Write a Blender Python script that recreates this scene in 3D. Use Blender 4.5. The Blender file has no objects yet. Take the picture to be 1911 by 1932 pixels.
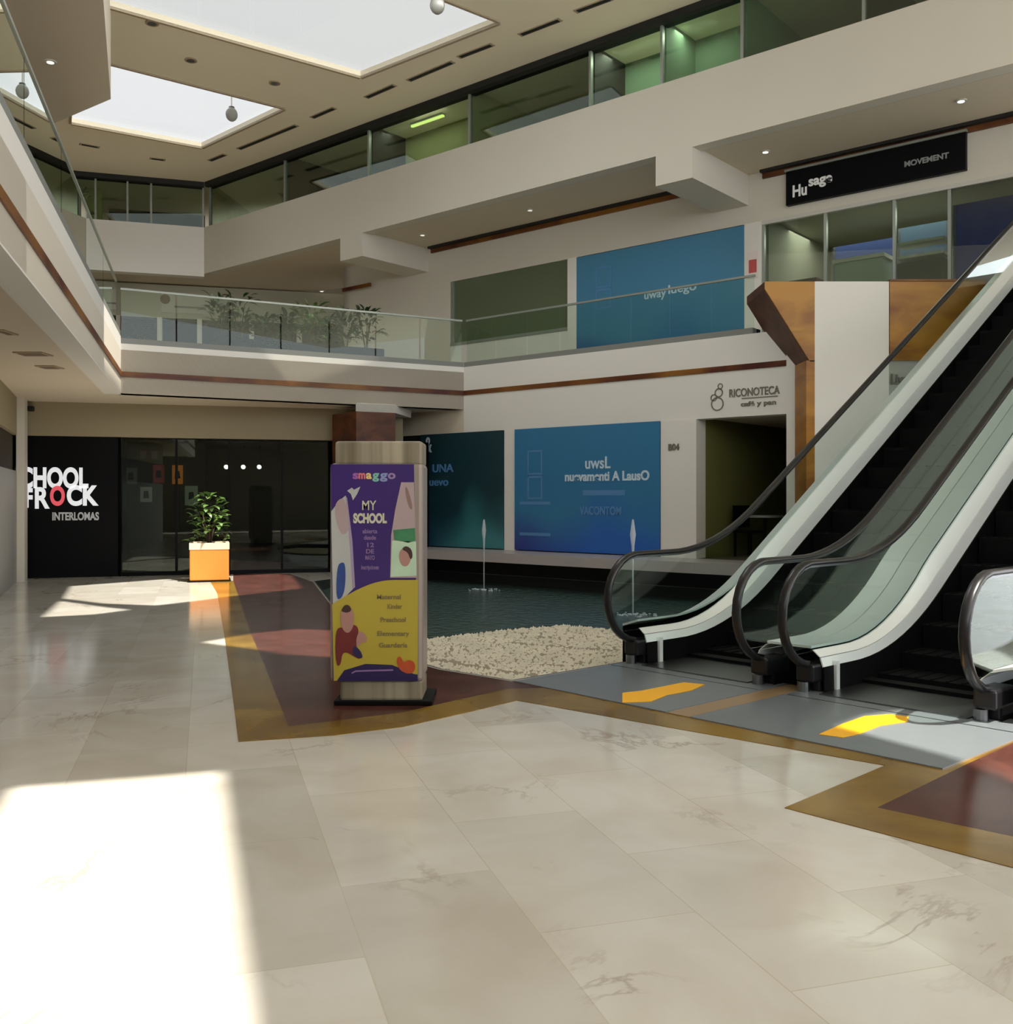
import bpy, bmesh, math, random
from mathutils import Vector, Matrix
from mathutils.geometry import tessellate_polygon
C = bpy.context.scene.collection
S = bpy.context.scene
R = random.Random(7)

# ---------------------------------------------------------------- camera, world, sun, exposure
F, CX, HY, EYE = 1860.0, 955.5, 940.0, 1.55
cam_d = bpy.data.cameras.new('camera'); cam = bpy.data.objects.new('camera', cam_d); C.objects.link(cam)
cam.location = (0, 0, EYE); cam.rotation_euler = (math.pi/2, 0, 0)
cam_d.sensor_width = 36; cam_d.lens = 36*F/1932; cam_d.shift_y = (HY-966)/1932; cam_d.clip_end = 200; cam_d.clip_start = .05
S.camera = cam
w = bpy.data.worlds.new('sky'); S.world = w; w.use_nodes = True
bg = w.node_tree.nodes['Background']; bg.inputs[0].default_value = (.95, .97, 1.0, 1); bg.inputs[1].default_value = 3.0
SUN = Vector((-4.2, 3.35, -10.4))
sd = bpy.data.lights.new('sun', 'SUN'); sd.energy = 8.8; sd.angle = math.radians(.7); sd.color = (1, .945, .83)
so = bpy.data.objects.new('sun', sd); C.objects.link(so); so.rotation_euler = SUN.to_track_quat('-Z', 'Y').to_euler(); so.location = (4, -2, 14)
S.view_settings.view_transform = 'Standard'; S.view_settings.look = 'None'; S.view_settings.gamma = 1; S.view_settings.use_curve_mapping = False
S.view_settings.exposure = 0.28

# ---------------------------------------------------------------- plan geometry
def V2(x, y): return Vector((x, y))
def P(px, py, z=0.0):
    d = (z-EYE)*F/(HY-py); return V2((px-CX)/F*d, d)
def ln(v):
    s = v/255.0
    return s/12.92 if s <= .04045 else ((s+.055)/1.055)**2.4
def rgb(r, g, b): return (ln(r), ln(g), ln(b), 1)
K = P(875, 742, 3.76); RR = P(1485, 685, 3.76); U = (RR-K).normalized(); N = V2(-U.y, U.x)
if N.y < 0: N = -N
PK = N.dot(K)
def onP(px, off=0.0):
    r = V2((px-CX)/F, 1); return r*((PK+off)/N.dot(r))
def along(t, off=0.0): return K+U*t+N*off
L = P(228, 706, 3.76); CN = P(22, 400, 3.76); CD = (L-CN).normalized(); CNEAR = CN-CD*13
LKD = (K-L).normalized(); LKN = V2(-LKD.y, LKD.x)
SH = 2.15

# ---------------------------------------------------------------- materials
MATS = {}
def nodes_of(m): m.use_nodes = True; return m.node_tree.nodes, m.node_tree.links, m.node_tree.nodes['Principled BSDF']
def mat(name, col, rough=.6, metal=0, noise=0, nscale=3, bump=0, bscale=60, spec=.5, emit=0, aniso=None):
    if name in MATS: return MATS[name]
    m = bpy.data.materials.new(name); n, l, b = nodes_of(m)
    b.inputs['Base Color'].default_value = col; b.inputs['Roughness'].default_value = rough; b.inputs['Metallic'].default_value = metal
    b.inputs['Specular IOR Level'].default_value = spec
    tc = n.new('ShaderNodeTexCoord')
    if noise:
        t = n.new('ShaderNodeTexNoise'); t.inputs['Scale'].default_value = nscale; t.inputs['Detail'].default_value = 4
        r = n.new('ShaderNodeMix'); r.data_type = 'RGBA'
        l.new(tc.outputs['Object'], t.inputs['Vector']); l.new(t.outputs['Fac'], r.inputs['Factor'])
        r.inputs['A'].default_value = (*[c*(1-noise) for c in col[:3]], 1); r.inputs['B'].default_value = (*[min(1, c*(1+noise)) for c in col[:3]], 1)
        l.new(r.outputs['Result'], b.inputs['Base Color'])
    if bump:
        t = n.new('ShaderNodeTexNoise'); t.inputs['Scale'].default_value = bscale; bp = n.new('ShaderNodeBump'); bp.inputs['Strength'].default_value = bump
        l.new(tc.outputs['Object'], t.inputs['Vector']); l.new(t.outputs['Fac'], bp.inputs['Height']); l.new(bp.outputs['Normal'], b.inputs['Normal'])
    if emit: b.inputs['Emission Color'].default_value = col; b.inputs['Emission Strength'].default_value = emit
    MATS[name] = m; return m
def glass(name, tint, refl=1.0, rough=0.0, ior=1.5):
    m = bpy.data.materials.new(name); m.use_nodes = True; n, l = m.node_tree.nodes, m.node_tree.links
    n.clear(); o = n.new('ShaderNodeOutputMaterial'); t = n.new('ShaderNodeBsdfTransparent'); t.inputs[0].default_value = (*tint, 1)
    g = n.new('ShaderNodeBsdfGlossy'); g.inputs['Roughness'].default_value = rough; g.inputs[0].default_value = (.95, 1, .97, 1)
    lw = n.new('ShaderNodeLayerWeight'); lw.inputs[0].default_value = .5
    pw_ = n.new('ShaderNodeMath'); pw_.operation = 'POWER'; pw_.inputs[1].default_value = 4.2
    f = n.new('ShaderNodeMath'); f.operation = 'MULTIPLY_ADD'; f.inputs[1].default_value = .75; f.inputs[2].default_value = .045
    l.new(lw.outputs['Facing'], pw_.inputs[0]); l.new(pw_.outputs[0], f.inputs[0])
    mm = n.new('ShaderNodeMath'); mm.operation = 'MULTIPLY'; mm.inputs[1].default_value = refl; mm.use_clamp = True
    x = n.new('ShaderNodeMixShader')
    l.new(f.outputs[0], mm.inputs[0]); l.new(mm.outputs[0], x.inputs[0]); l.new(t.outputs[0], x.inputs[1]); l.new(g.outputs[0], x.inputs[2]); l.new(x.outputs[0], o.inputs[0])
    MATS[name] = m; return m

def marble_floor():
    m = bpy.data.materials.new('marble_floor'); n, l, b = nodes_of(m)
    tc = n.new('ShaderNodeTexCoord'); mp = n.new('ShaderNodeMapping'); mp.inputs['Rotation'].default_value = (0, 0, math.atan2(CD.x, CD.y)); l.new(tc.outputs['Object'], mp.inputs[0])
    mp.inputs['Location'].default_value = (.35, .42, 0)
    br = n.new('ShaderNodeTexBrick'); br.inputs['Scale'].default_value = 1; br.inputs['Brick Width'].default_value = 1.25; br.inputs['Row Height'].default_value = .62
    br.inputs['Mortar Size'].default_value = .003; br.offset = .5
    br.inputs['Color1'].default_value = rgb(216, 213, 206); br.inputs['Color2'].default_value = rgb(200, 196, 187); br.inputs['Mortar'].default_value = rgb(198, 191, 176)
    mp2 = n.new('ShaderNodeMapping'); mp2.inputs['Rotation'].default_value = (0, 0, math.atan2(CD.x, CD.y)+math.pi/2); mp2.inputs['Location'].default_value = (.2, .1, 0)
    l.new(tc.outputs['Object'], mp2.inputs[0]); l.new(mp2.outputs[0], br.inputs[0])
    # cloudy tone
    nz = n.new('ShaderNodeTexNoise'); nz.inputs['Scale'].default_value = 1.6; nz.inputs['Detail'].default_value = 8; nz.inputs['Distortion'].default_value = .8; l.new(tc.outputs['Object'], nz.inputs[0])
    cr = n.new('ShaderNodeValToRGB'); cr.color_ramp.elements[0].position = .3; cr.color_ramp.elements[0].color = (.84, .80, .74, 1); cr.color_ramp.elements[1].position = .62; cr.color_ramp.elements[1].color = (1, 1, 1, 1)
    l.new(nz.outputs['Fac'], cr.inputs[0])
    mu = n.new('ShaderNodeMix'); mu.data_type = 'RGBA'; mu.blend_type = 'MULTIPLY'; mu.inputs['Factor'].default_value = .75
    l.new(br.outputs['Color'], mu.inputs['A']); l.new(cr.outputs[0], mu.inputs['B'])
    # veins
    v = n.new('ShaderNodeTexNoise'); v.inputs['Scale'].default_value = .85; v.inputs['Detail'].default_value = 6; v.inputs['Roughness'].default_value = .62; v.inputs['Distortion'].default_value = 1.4
    mp3 = n.new('ShaderNodeMapping'); mp3.inputs['Scale'].default_value = (1, .75, 1); mp3.inputs['Location'].default_value = (3.1, 7.7, 0); l.new(tc.outputs['Object'], mp3.inputs[0]); l.new(mp3.outputs[0], v.inputs[0])
    vr = n.new('ShaderNodeValToRGB'); e = vr.color_ramp.elements; e[0].position = .478; e[0].color = (0, 0, 0, 1); e[1].position = .522; e[1].color = (0, 0, 0, 1)
    k = vr.color_ramp.elements.new(.5); k.color = (1, 1, 1, 1); l.new(v.outputs['Fac'], vr.inputs[0])
    gate = n.new('ShaderNodeTexNoise'); gate.inputs['Scale'].default_value = .9; l.new(tc.outputs['Object'], gate.inputs[0])
    gr = n.new('ShaderNodeValToRGB'); gr.color_ramp.elements[0].position = .52; gr.color_ramp.elements[1].position = .68; l.new(gate.outputs['Fac'], gr.inputs[0])
    vm = n.new('ShaderNodeMath'); vm.operation = 'MULTIPLY'; l.new(vr.outputs[0], vm.inputs[0]); l.new(gr.outputs[0], vm.inputs[1])
    vm2 = n.new('ShaderNodeMath'); vm2.operation = 'MULTIPLY'; vm2.inputs[1].default_value = .5; l.new(vm.outputs[0], vm2.inputs[0])
    mx = n.new('ShaderNodeMix'); mx.data_type = 'RGBA'; l.new(vm2.outputs[0], mx.inputs['Factor']); l.new(mu.outputs['Result'], mx.inputs['A']); mx.inputs['B'].default_value = rgb(120, 92, 62)
    l.new(mx.outputs['Result'], b.inputs['Base Color'])
    b.inputs['Roughness'].default_value = .13; b.inputs['Specular IOR Level'].default_value = .45
    MATS['marble_floor'] = m; return m

def streak(name, c1, c2, scale=(1, 1, 8), rough=.45, dist=1.0, spec=.4):
    m = bpy.data.materials.new(name); n, l, b = nodes_of(m); tc = n.new('ShaderNodeTexCoord'); mp = n.new('ShaderNodeMapping'); mp.inputs['Scale'].default_value = scale
    t = n.new('ShaderNodeTexNoise'); t.inputs['Scale'].default_value = 1; t.inputs['Detail'].default_value = 6; t.inputs['Distortion'].default_value = dist
    cr = n.new('ShaderNodeValToRGB'); cr.color_ramp.elements[0].position = .35; cr.color_ramp.elements[1].position = .65
    cr.color_ramp.elements[0].color = c1; cr.color_ramp.elements[1].color = c2
    l.new(tc.outputs['Object'], mp.inputs[0]); l.new(mp.outputs[0], t.inputs[0]); l.new(t.outputs['Fac'], cr.inputs[0]); l.new(cr.outputs[0], b.inputs['Base Color'])
    b.inputs['Roughness'].default_value = rough; b.inputs['Specular IOR Level'].default_value = spec; MATS[name] = m; return m

def poster_blue(name, c1, c2, c3, rough=.35):
    """printed blue gradient; generated coordinates of the panel"""
    m = bpy.data.materials.new(name); n, l, b = nodes_of(m); tc = n.new('ShaderNodeTexCoord'); sp = n.new('ShaderNodeSeparateXYZ'); l.new(tc.outputs['Generated'], sp.inputs[0])
    a = n.new('ShaderNodeValToRGB'); a.color_ramp.elements[0].color = c1; a.color_ramp.elements[1].color = c2; a.color_ramp.elements[0].position = .0; a.color_ramp.elements[1].position = .55
    l.new(sp.outputs['X'], a.inputs[0])
    nz = n.new('ShaderNodeTexNoise'); nz.inputs['Scale'].default_value = 1.2; l.new(tc.outputs['Generated'], nz.inputs[0])
    ad = n.new('ShaderNodeMath'); ad.operation = 'ADD'; l.new(sp.outputs['Z'], ad.inputs[0]); l.new(nz.outputs['Fac'], ad.inputs[1])
    cr = n.new('ShaderNodeValToRGB'); cr.color_ramp.elements[0].position = .55; cr.color_ramp.elements[1].position = 1.25/1.3; cr.color_ramp.elements[0].color = (0, 0, 0, 1)
    l.new(ad.outputs[0], cr.inputs[0])
    mx = n.new('ShaderNodeMix'); mx.data_type = 'RGBA'; l.new(cr.outputs[0], mx.inputs['Factor']); l.new(a.outputs[0], mx.inputs['A']); mx.inputs['B'].default_value = c3
    l.new(mx.outputs['Result'], b.inputs['Base Color']); b.inputs['Roughness'].default_value = rough; MATS[name] = m; return m

M_floor = marble_floor()
M_wall = mat('cream_plaster', rgb(208, 203, 190), .75, noise=.04, nscale=.6)
M_white = mat('white_paint', rgb(226, 223, 216), .6, noise=.03, nscale=.5)
M_soffit = mat('warm_soffit', rgb(212, 200, 180), .8, noise=.04, nscale=.4)
M_ceil = mat('ceiling_plaster', rgb(250, 240, 216), .85, noise=.05, nscale=.3)
M_lintel = mat('olive_beige_wall', rgb(150, 138, 112), .7, noise=.06, nscale=.5)
M_grey = mat('grey_wall', rgb(168, 168, 160), .7)
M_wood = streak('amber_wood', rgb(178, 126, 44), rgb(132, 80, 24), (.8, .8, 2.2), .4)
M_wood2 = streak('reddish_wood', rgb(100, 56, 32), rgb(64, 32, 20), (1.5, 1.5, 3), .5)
M_woodline = streak('wood_line', rgb(136, 88, 30), rgb(72, 24, 16), (.6, .6, 1), .45)
M_gold = streak('gold_marble', rgb(142, 112, 44), rgb(108, 80, 28), (1.2, 1.2, 1), .18, .6, .25)
M_maroon = streak('maroon_marble', rgb(92, 54, 46), rgb(70, 40, 35), (3, 3, 1), .2, 1.0, .15)
M_tan = mat('tan_stone', rgb(150, 124, 92), .3)
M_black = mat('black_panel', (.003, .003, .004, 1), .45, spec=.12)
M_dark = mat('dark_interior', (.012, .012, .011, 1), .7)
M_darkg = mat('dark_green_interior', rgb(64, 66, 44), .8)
M_green = mat('green_office_wall', rgb(112, 138, 112), .8, noise=.05)
M_lime = mat('lime_wall', rgb(158, 162, 88), .8)
M_steel = mat('brushed_steel', (.84, .88, .89, 1), .34, .3, bump=.02, bscale=200)
M_steel2 = mat('dark_steel', (.22, .23, .24, 1), .3, 1)
M_chrome = mat('chrome', (.8, .8, .8, 1), .1, 1)
M_rubber = mat('black_rubber', (.010, .010, .012, 1), .3, spec=.45)
M_skirt = mat('dark_skirt', (.003, .003, .0035, 1), .5, .0, spec=.12)
M_tread = mat('step_metal', (.003, .003, .0035, 1), .7, .0, spec=.1)
M_plate = mat('grey_landing_plate', rgb(116, 122, 127), .32, .1, noise=.08, nscale=6)
M_yellow = mat('yellow_arrow', rgb(250, 184, 10), .5)
M_orange = mat('orange_wood_pot', rgb(206, 128, 50), .45, noise=.08, nscale=2)
M_pale = mat('pale_top', rgb(226, 206, 176), .5)
M_soil = mat('soil', rgb(40, 28, 18), .9)
M_leaf = mat('leaf', rgb(74, 104, 44), .4, noise=.35, nscale=9, spec=.6)
M_leafd = mat('dark_leaf', rgb(34, 58, 28), .6, noise=.35, nscale=7)
M_trunk = mat('stem', rgb(70, 54, 36), .8)
M_pebble = mat('pale_pebble', rgb(214, 206, 186), .6, noise=.25, nscale=3)
M_basin = mat('pool_basin', rgb(30, 36, 34), .6)
M_frame = mat('pale_frame', rgb(196, 194, 184), .4)
M_mull = mat('mullion', rgb(150, 156, 148), .35, .3)
M_white_em = mat('lit_white_letters', (.80, .84, .88, 1), .5, emit=.42)
M_pos1 = poster_blue('blue_print_main', rgb(40, 54, 130), rgb(34, 96, 180), rgb(44, 116, 160))
M_pos2 = poster_blue('blue_print_teal', rgb(18, 24, 70), rgb(62, 128, 134), rgb(24, 56, 66))
M_pos3 = poster_blue('blue_print_upper', rgb(44, 50, 128), rgb(54, 112, 160), rgb(70, 130, 164))
M_print = mat('pale_blue_print', rgb(196, 216, 230), .5)
M_printd = mat('faint_blue_print', rgb(84, 134, 186), .5)
M_glass = glass('clear_green_glass', (.86, .95, .89), 1.3)
M_glassL = glass('gallery_glass', (.90, .955, .91), .45)
M_glassd = glass('dark_shop_glass', (.72, .78, .72), 1.0)
M_off = glass('office_glass', (.76, .85, .78), 1.3)
M_sky1 = glass('skylight_glass', (.465, .465, .455), .3)
M_sky2 = glass('skylight_glass_small', (.505, .505, .50), .3)
M_esc = glass('escalator_glass', (.92, .97, .955), 1.0)
M_water = None
def water():
    m = bpy.data.materials.new('pool_water'); n, l, b = nodes_of(m)
    b.inputs['Base Color'].default_value = rgb(70, 92, 90); b.inputs['Roughness'].default_value = .12; b.inputs['Specular IOR Level'].default_value = .6
    tc = n.new('ShaderNodeTexCoord'); t = n.new('ShaderNodeTexNoise'); t.inputs['Scale'].default_value = 7; t.inputs['Detail'].default_value = 5; bp = n.new('ShaderNodeBump'); bp.inputs['Strength'].default_value = .5; bp.inputs['Distance'].default_value = .12
    l.new(tc.outputs['Object'], t.inputs[0]); l.new(t.outputs['Fac'], bp.inputs['Height']); l.new(bp.outputs['Normal'], b.inputs['Normal']); MATS['water'] = m; return m
M_water = water()

# ---------------------------------------------------------------- mesh helpers
def wloc(o):
    v = Vector(o.location)
    while o.parent is not None:
        o = o.parent; v = v+o.location
    return v
class MB:
    def __init__(s): s.bm = bmesh.new()
    def prism(s, pts, z0, z1, holes=()):
        """plan polygon (with holes) extruded from z0 to z1"""
        loops = [[Vector((p[0], p[1], 0)) for p in pts]]+[[Vector((p[0], p[1], 0)) for p in h] for h in holes]
        flat = [v for lp in loops for v in lp]; tris = tessellate_polygon(loops)
        lo = [s.bm.verts.new((v.x, v.y, z0)) for v in flat]; hi = [s.bm.verts.new((v.x, v.y, z1)) for v in flat]
        for t in tris:
            for vs in (hi, lo):
                try: s.bm.faces.new([vs[i] for i in t])
                except ValueError: pass
        k = 0
        for lp in loops:
            m = len(lp)
            for i in range(m):
                a, b = k+i, k+(i+1) % m
                s.bm.faces.new((lo[a], lo[b], hi[b], hi[a]))
            k += m
        return s
    def line(s, a, b, z0, z1, t0, t1, nrm):
        """box along plan line a-b between offsets t0,t1 along nrm"""
        a, b = V2(*a), V2(*b)
        return s.prism([a+nrm*t0, b+nrm*t0, b+nrm*t1, a+nrm*t1], z0, z1)
    def box(s, c, size, rz=0, rot=None):
        M = Matrix.Translation(c) @ (rot if rot else Matrix.Rotation(rz, 4, 'Z')) @ Matrix.Diagonal((*size, 1))
        bmesh.ops.create_cube(s.bm, size=1, matrix=M); return s
    def tube(s, pts, r, seg=8, cap=True, rz=None):
        pts = [Vector(p) for p in pts]; rings = []
        for i, p in enumerate(pts):
            t = ((pts[min(i+1, len(pts)-1)]-pts[max(i-1, 0)])).normalized()
            up = Vector((0, 0, 1)) if abs(t.z) < .95 else Vector((1, 0, 0)); a = t.cross(up).normalized(); b = a.cross(t)
            rr = r[i] if isinstance(r, (list, tuple)) else r
            rings.append([s.bm.verts.new(p+(a*math.cos(2*math.pi*k/seg)+b*math.sin(2*math.pi*k/seg))*rr) for k in range(seg)])
        for i in range(len(rings)-1):
            for k in range(seg): s.bm.faces.new((rings[i][k], rings[i][(k+1) % seg], rings[i+1][(k+1) % seg], rings[i+1][k]))
        if cap: s.bm.faces.new(rings[0][::-1]); s.bm.faces.new(rings[-1])
        return s
    def sweep(s, pts, prof, side):
        """profile [(a,b)] swept along 3D pts; a along side vector, b along the normal of path in the vertical plane"""
        side = Vector(side); rings = []
        for i, p in enumerate(pts):
            t = (Vector(pts[min(i+1, len(pts)-1)])-Vector(pts[max(i-1, 0)])).normalized(); nn = side.cross(t).normalized()
            rings.append([s.bm.verts.new(Vector(p)+side*a+nn*b) for a, b in prof])
        m = len(prof)
        for i in range(len(rings)-1):
            for k in range(m): s.bm.faces.new((rings[i][k], rings[i][(k+1) % m], rings[i+1][(k+1) % m], rings[i+1][k]))
        s.bm.faces.new(rings[0][::-1]); s.bm.faces.new(rings[-1]); return s
    def strip(s, A, B, th):
        """ribbon between polylines A,B (3D), given thickness vector"""
        th = Vector(th); r = []
        for a, b in zip(A, B):
            a, b = Vector(a), Vector(b); r.append([s.bm.verts.new(a), s.bm.verts.new(b), s.bm.verts.new(b+th), s.bm.verts.new(a+th)])
        for i in range(len(r)-1):
            for k in range(4): s.bm.faces.new((r[i][k], r[i][(k+1) % 4], r[i+1][(k+1) % 4], r[i+1][k]))
        s.bm.faces.new(r[0][::-1]); s.bm.faces.new(r[-1]); return s
    def ball(s, c, r, sz=(1, 1, 1), seg=12):
        M = Matrix.Translation(c) @ Matrix.Diagonal((*sz, 1)); bmesh.ops.create_uvsphere(s.bm, u_segments=seg, v_segments=max(6, seg//2), radius=r, matrix=M); return s
    def flat(s, poly, fr, d0, d1):
        """2D polygon (u,v) in frame fr=(origin,u,v,n) from depth d0 to d1 along n"""
        o, u, v, nn = fr; loops = [[Vector((p[0], p[1], 0)) for p in poly]]; tr = tessellate_polygon(loops)
        lo = [s.bm.verts.new(o+u*p[0]+v*p[1]+nn*d0) for p in poly]; hi = [s.bm.verts.new(o+u*p[0]+v*p[1]+nn*d1) for p in poly]
        for t in tr:
            for vs in (lo, hi): s.bm.faces.new([vs[i] for i in t])
        m = len(poly)
        for i in range(m): s.bm.faces.new((lo[i], lo[(i+1) % m], hi[(i+1) % m], hi[i]))
        return s
    def build(s, name, m, parent=None, origin=None, bevel=0, smooth=False):
        bmesh.ops.recalc_face_normals(s.bm, faces=s.bm.faces)
        me = bpy.data.meshes.new(name)
        if origin is not None:
            bmesh.ops.translate(s.bm, verts=s.bm.verts, vec=-Vector(origin))
        s.bm.to_mesh(me); s.bm.free(); me.materials.append(m)
        o = bpy.data.objects.new(name, me); C.objects.link(o)
        if origin is not None: o.location = origin
        if smooth:
            for p in me.polygons: p.use_smooth = True
        if bevel:
            md = o.modifiers.new('bevel', 'BEVEL'); md.width = bevel; md.segments = 2; md.limit_method = 'ANGLE'
        if parent is not None:
            o.parent = parent
            o.location = o.location-wloc(parent) if origin is not None else -wloc(parent)
        return o
def struct(o): o['kind'] = 'structure'; return o
def tag(o, label, cat, group=None, kind=None):
    o['label'] = label; o['category'] = cat
    if group: o['group'] = group
    if kind: o['kind'] = kind
    return o
def thing(name, loc, label, cat, group=None):
    o = bpy.data.objects.new(name, None); C.objects.link(o); o.location = loc; o.empty_display_size = .2
    return tag(o, label, cat, group)
def dup(o, loc, label, group=None):
    r = o.copy(); C.objects.link(r); r.location = loc; r['label'] = label
    for c in o.children:
        d = c.copy(); C.objects.link(d); d.parent = r
        for g in c.children:
            e = g.copy(); C.objects.link(e); e.parent = d
    return r
def text(name, body, fr, u, v, size, m, parent=None, bold=0.0, align='CENTER', width=None, ext=.006, depth=.004, mirror=False):
    """letters lying in frame fr with their base at (u,v); width stretches them"""
    cu = bpy.data.curves.new(name, 'FONT'); cu.body = body; cu.size = size; cu.extrude = ext; cu.offset = bold; cu.align_x = align
    t = bpy.data.objects.new(name, cu); C.objects.link(t); bpy.context.view_layer.update()
    me = bpy.data.meshes.new_from_object(t.evaluated_get(bpy.context.evaluated_depsgraph_get())); bpy.data.objects.remove(t)
    xs = [vv.co.x for vv in me.vertices]; sx = 1.0
    if width: sx = width/(max(xs)-min(xs))
    if mirror: sx = -sx
    o3, uu, vv3, nn = fr
    for vv in me.vertices:
        p = vv.co; vv.co = uu*(p.x*sx)+vv3*p.y+nn*(p.z+ext)
    me.materials.clear(); me.materials.append(m)
    ob = bpy.data.objects.new(name, me); C.objects.link(ob); ob.location = o3+uu*u+vv3*v+nn*depth
    if parent is not None: ob.parent = parent; ob.location = ob.location-wloc(parent)
    return ob
Z3 = Vector((0, 0, 1))
def frame_at(a, direction, z=0.0, nrm=None):
    u = Vector((direction.x, direction.y, 0)).normalized(); nn = Vector((nrm.x, nrm.y, 0)).normalized()
    return (Vector((a.x, a.y, z)), u, Z3, nn)
def v3(p, z=0.0): return Vector((p[0], p[1], z))

# ---------------------------------------------------------------- floor, pool basin, inlays
WB = K-U*1.7                      # left end of ground floor shop wall
pool = [P(592, 1096), P(640, 1158), P(700, 1215), P(770, 1245), P(830, 1262), P(965, 1284), P(1190, 1247), P(1330, 1215), P(1560, 1180), along(6.6, -.2), along(-1.6, -.12)]
outer = [V2(-22, -7), V2(22, -7), V2(22, 34), V2(-22, 34)]
b = MB(); b.prism(outer, -.25, 0, [pool]); struct(b.build('floor', M_floor))
b = MB(); b.prism(pool, -.6, -.52); struct(b.build('floor', M_basin))
b = MB()
for i in range(len(pool)):
    a, c = pool[i], pool[(i+1) % len(pool)]; d = (c-a).normalized(); nn = V2(-d.y, d.x)
    b.line(a, c, -.52, -.002, -.01, .03, nn)
struct(b.build('trim_1', M_basin))
def inlay(i, pts, m, z=.004):
    b = MB(); b.prism([P(*p) for p in pts], -.02, z); struct(b.build('trim_%d' % i, m))
inlay(2, [(396, 1096), (440, 1096), (458, 1150), (475, 1200), (497, 1250), (520, 1310), (545, 1372), (640, 1360), (760, 1345), (860, 1322), (960, 1300), (1062, 1296), (1200, 1325), (1360, 1352), (1600, 1410),
          (1790, 1446), (1870, 1412), (2050, 1330), (2200, 1330), (2200, 1385), (2050, 1385), (1911, 1403), (1830, 1440), (1655, 1525), (1911, 1580), (2300, 1665), (2300, 1735), (1911, 1638), (1480, 1525), (1670, 1445), (975, 1322), (880, 1345), (760, 1372), (630, 1388), (450, 1400), (437, 1300), (425, 1210), (410, 1120)], M_gold)
inlay(3, [(440, 1083), (545, 1083), (590, 1098), (638, 1160), (698, 1217), (768, 1247), (828, 1264), (965, 1286), (1190, 1249), (1225, 1257), (1140, 1275), (1060, 1297), (960, 1300), (860, 1322), (760, 1345), (640, 1360), (545, 1372), (520, 1310), (497, 1250), (475, 1200), (458, 1150), (440, 1096)], M_maroon)
inlay(4, [(1655, 1525), (1830, 1440), (1911, 1403), (2050, 1385), (2300, 1385), (2300, 1665), (1911, 1580)], M_maroon)

# water and pebbles
b = MB(); b.prism(pool, -.19, -.17); tag(b.build('pool_water', M_water), 'dark rippled pool water between pebble bed and shop ledge', 'water', kind='stuff')
peb_out = [P(*q, -.12) for q in ((800, 1206), (880, 1196), (970, 1186), (1060, 1179), (1180, 1188), (1330, 1188))]+[ P(1330, 1216), P(1190, 1249), P(965, 1283), P(830, 1261), P(770, 1244), P(740, 1222)]
gaps = [[P(810, 1240, -.1), P(900, 1252, -.1), P(1010, 1270, -.1)], [P(960, 1208, -.1), P(1080, 1218, -.1), P(1200, 1224, -.1)]]
def inside(p, poly):
    c = False
    for i in range(len(poly)):
        a, q = poly[i], poly[i-1]
        if (a.y > p.y) != (q.y > p.y) and p.x < (q.x-a.x)*(p.y-a.y)/(q.y-a.y)+a.x: c = not c
    return c
def near_line(p, ls, dist):
    for lp in ls:
        for a, q in zip(lp, lp[1:]):
            t = max(0, min(1, (p-a).dot(q-a)/(q-a).length_squared))
            if (p-(a+(q-a)*t)).length < dist: return True
    return False
b = MB(); b.prism(peb_out, -.5, -.13); struct(b.build('trim_5', mat('pebble_bed', rgb(150, 140, 120), .9)))
ico = [Vector(v) for v in ((0, 0, 1), (.9, 0, .1), (0, .9, .1), (-.9, 0, .1), (0, -.9, .1))]
xs = [p.x for p in peb_out]; ys = [p.y for p in peb_out]; verts = []; faces = []; cnt = 0
while cnt < 6500:
    p = V2(R.uniform(min(xs), max(xs)), R.uniform(min(ys), max(ys)))
    if not inside(p, peb_out) or near_line(p, gaps, .045): continue
    cnt += 1; a = R.uniform(0, 6.28); sx = R.uniform(.022, .045); sy = sx*R.uniform(.6, 1); h = R.uniform(.02, .04); k = len(verts)
    for v in ico:
        x, y = v.x*sx, v.y*sy; verts.append((p.x+x*math.cos(a)-y*math.sin(a), p.y+x*math.sin(a)+y*math.cos(a), -.14+v.z*h))
    faces += [(k, k+1, k+2), (k, k+2, k+3), (k, k+3, k+4), (k, k+4, k+1)]
me = bpy.data.meshes.new('pebbles'); me.from_pydata(verts, [], faces); me.materials.append(M_pebble); o = bpy.data.objects.new('pebbles', me); C.objects.link(o)
tag(o, 'bed of pale river pebbles at the near edge of the pool', 'pebbles', kind='stuff')
for p in me.polygons: p.use_smooth = True

# ---------------------------------------------------------------- roof, skylights
ZC = 10.22; OFF = V2(-SUN.x, -SUN.y)*(ZC/10.4)
B1, C1 = P(680, 145, ZC), P(940, 42, ZC); A1 = P(205, 12, ZC); dA = (A1-B1).normalized(); dC = (P(834, 0, ZC)-C1).normalized()
sky1 = [B1, C1, C1+dC*1.7, B1+dA*6.2]
sky2 = [P(380, 278, ZC), P(535, 205, ZC), P(215, 122, ZC)+V2(-.6, -.4), P(135, 232, ZC)]
def sunhole(pts): return [P(*p)+OFF for p in pts]  # unseen roof openings, shaped so the sun casts the floor patches
n_a, n_b, n_c = P(25, 1487), P(430, 1455), P(490, 1932); n_dir = (n_c-n_b).normalized()
near_hole = [p+OFF for p in (n_a, n_b, n_b+n_dir*4.8, n_a+n_dir*4.8)]
far_hole = sunhole([(120, 1129), (134, 1106), (350, 1090), (520, 1083), (552, 1086), (575, 1111), (440, 1126), (300, 1143), (200, 1139)])
far_hole2 = sunhole([(80, 1165), (114, 1134), (200, 1146), (250, 1151), (180, 1160)])  # split from the far opening, the bar between shades like a mullion
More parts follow.
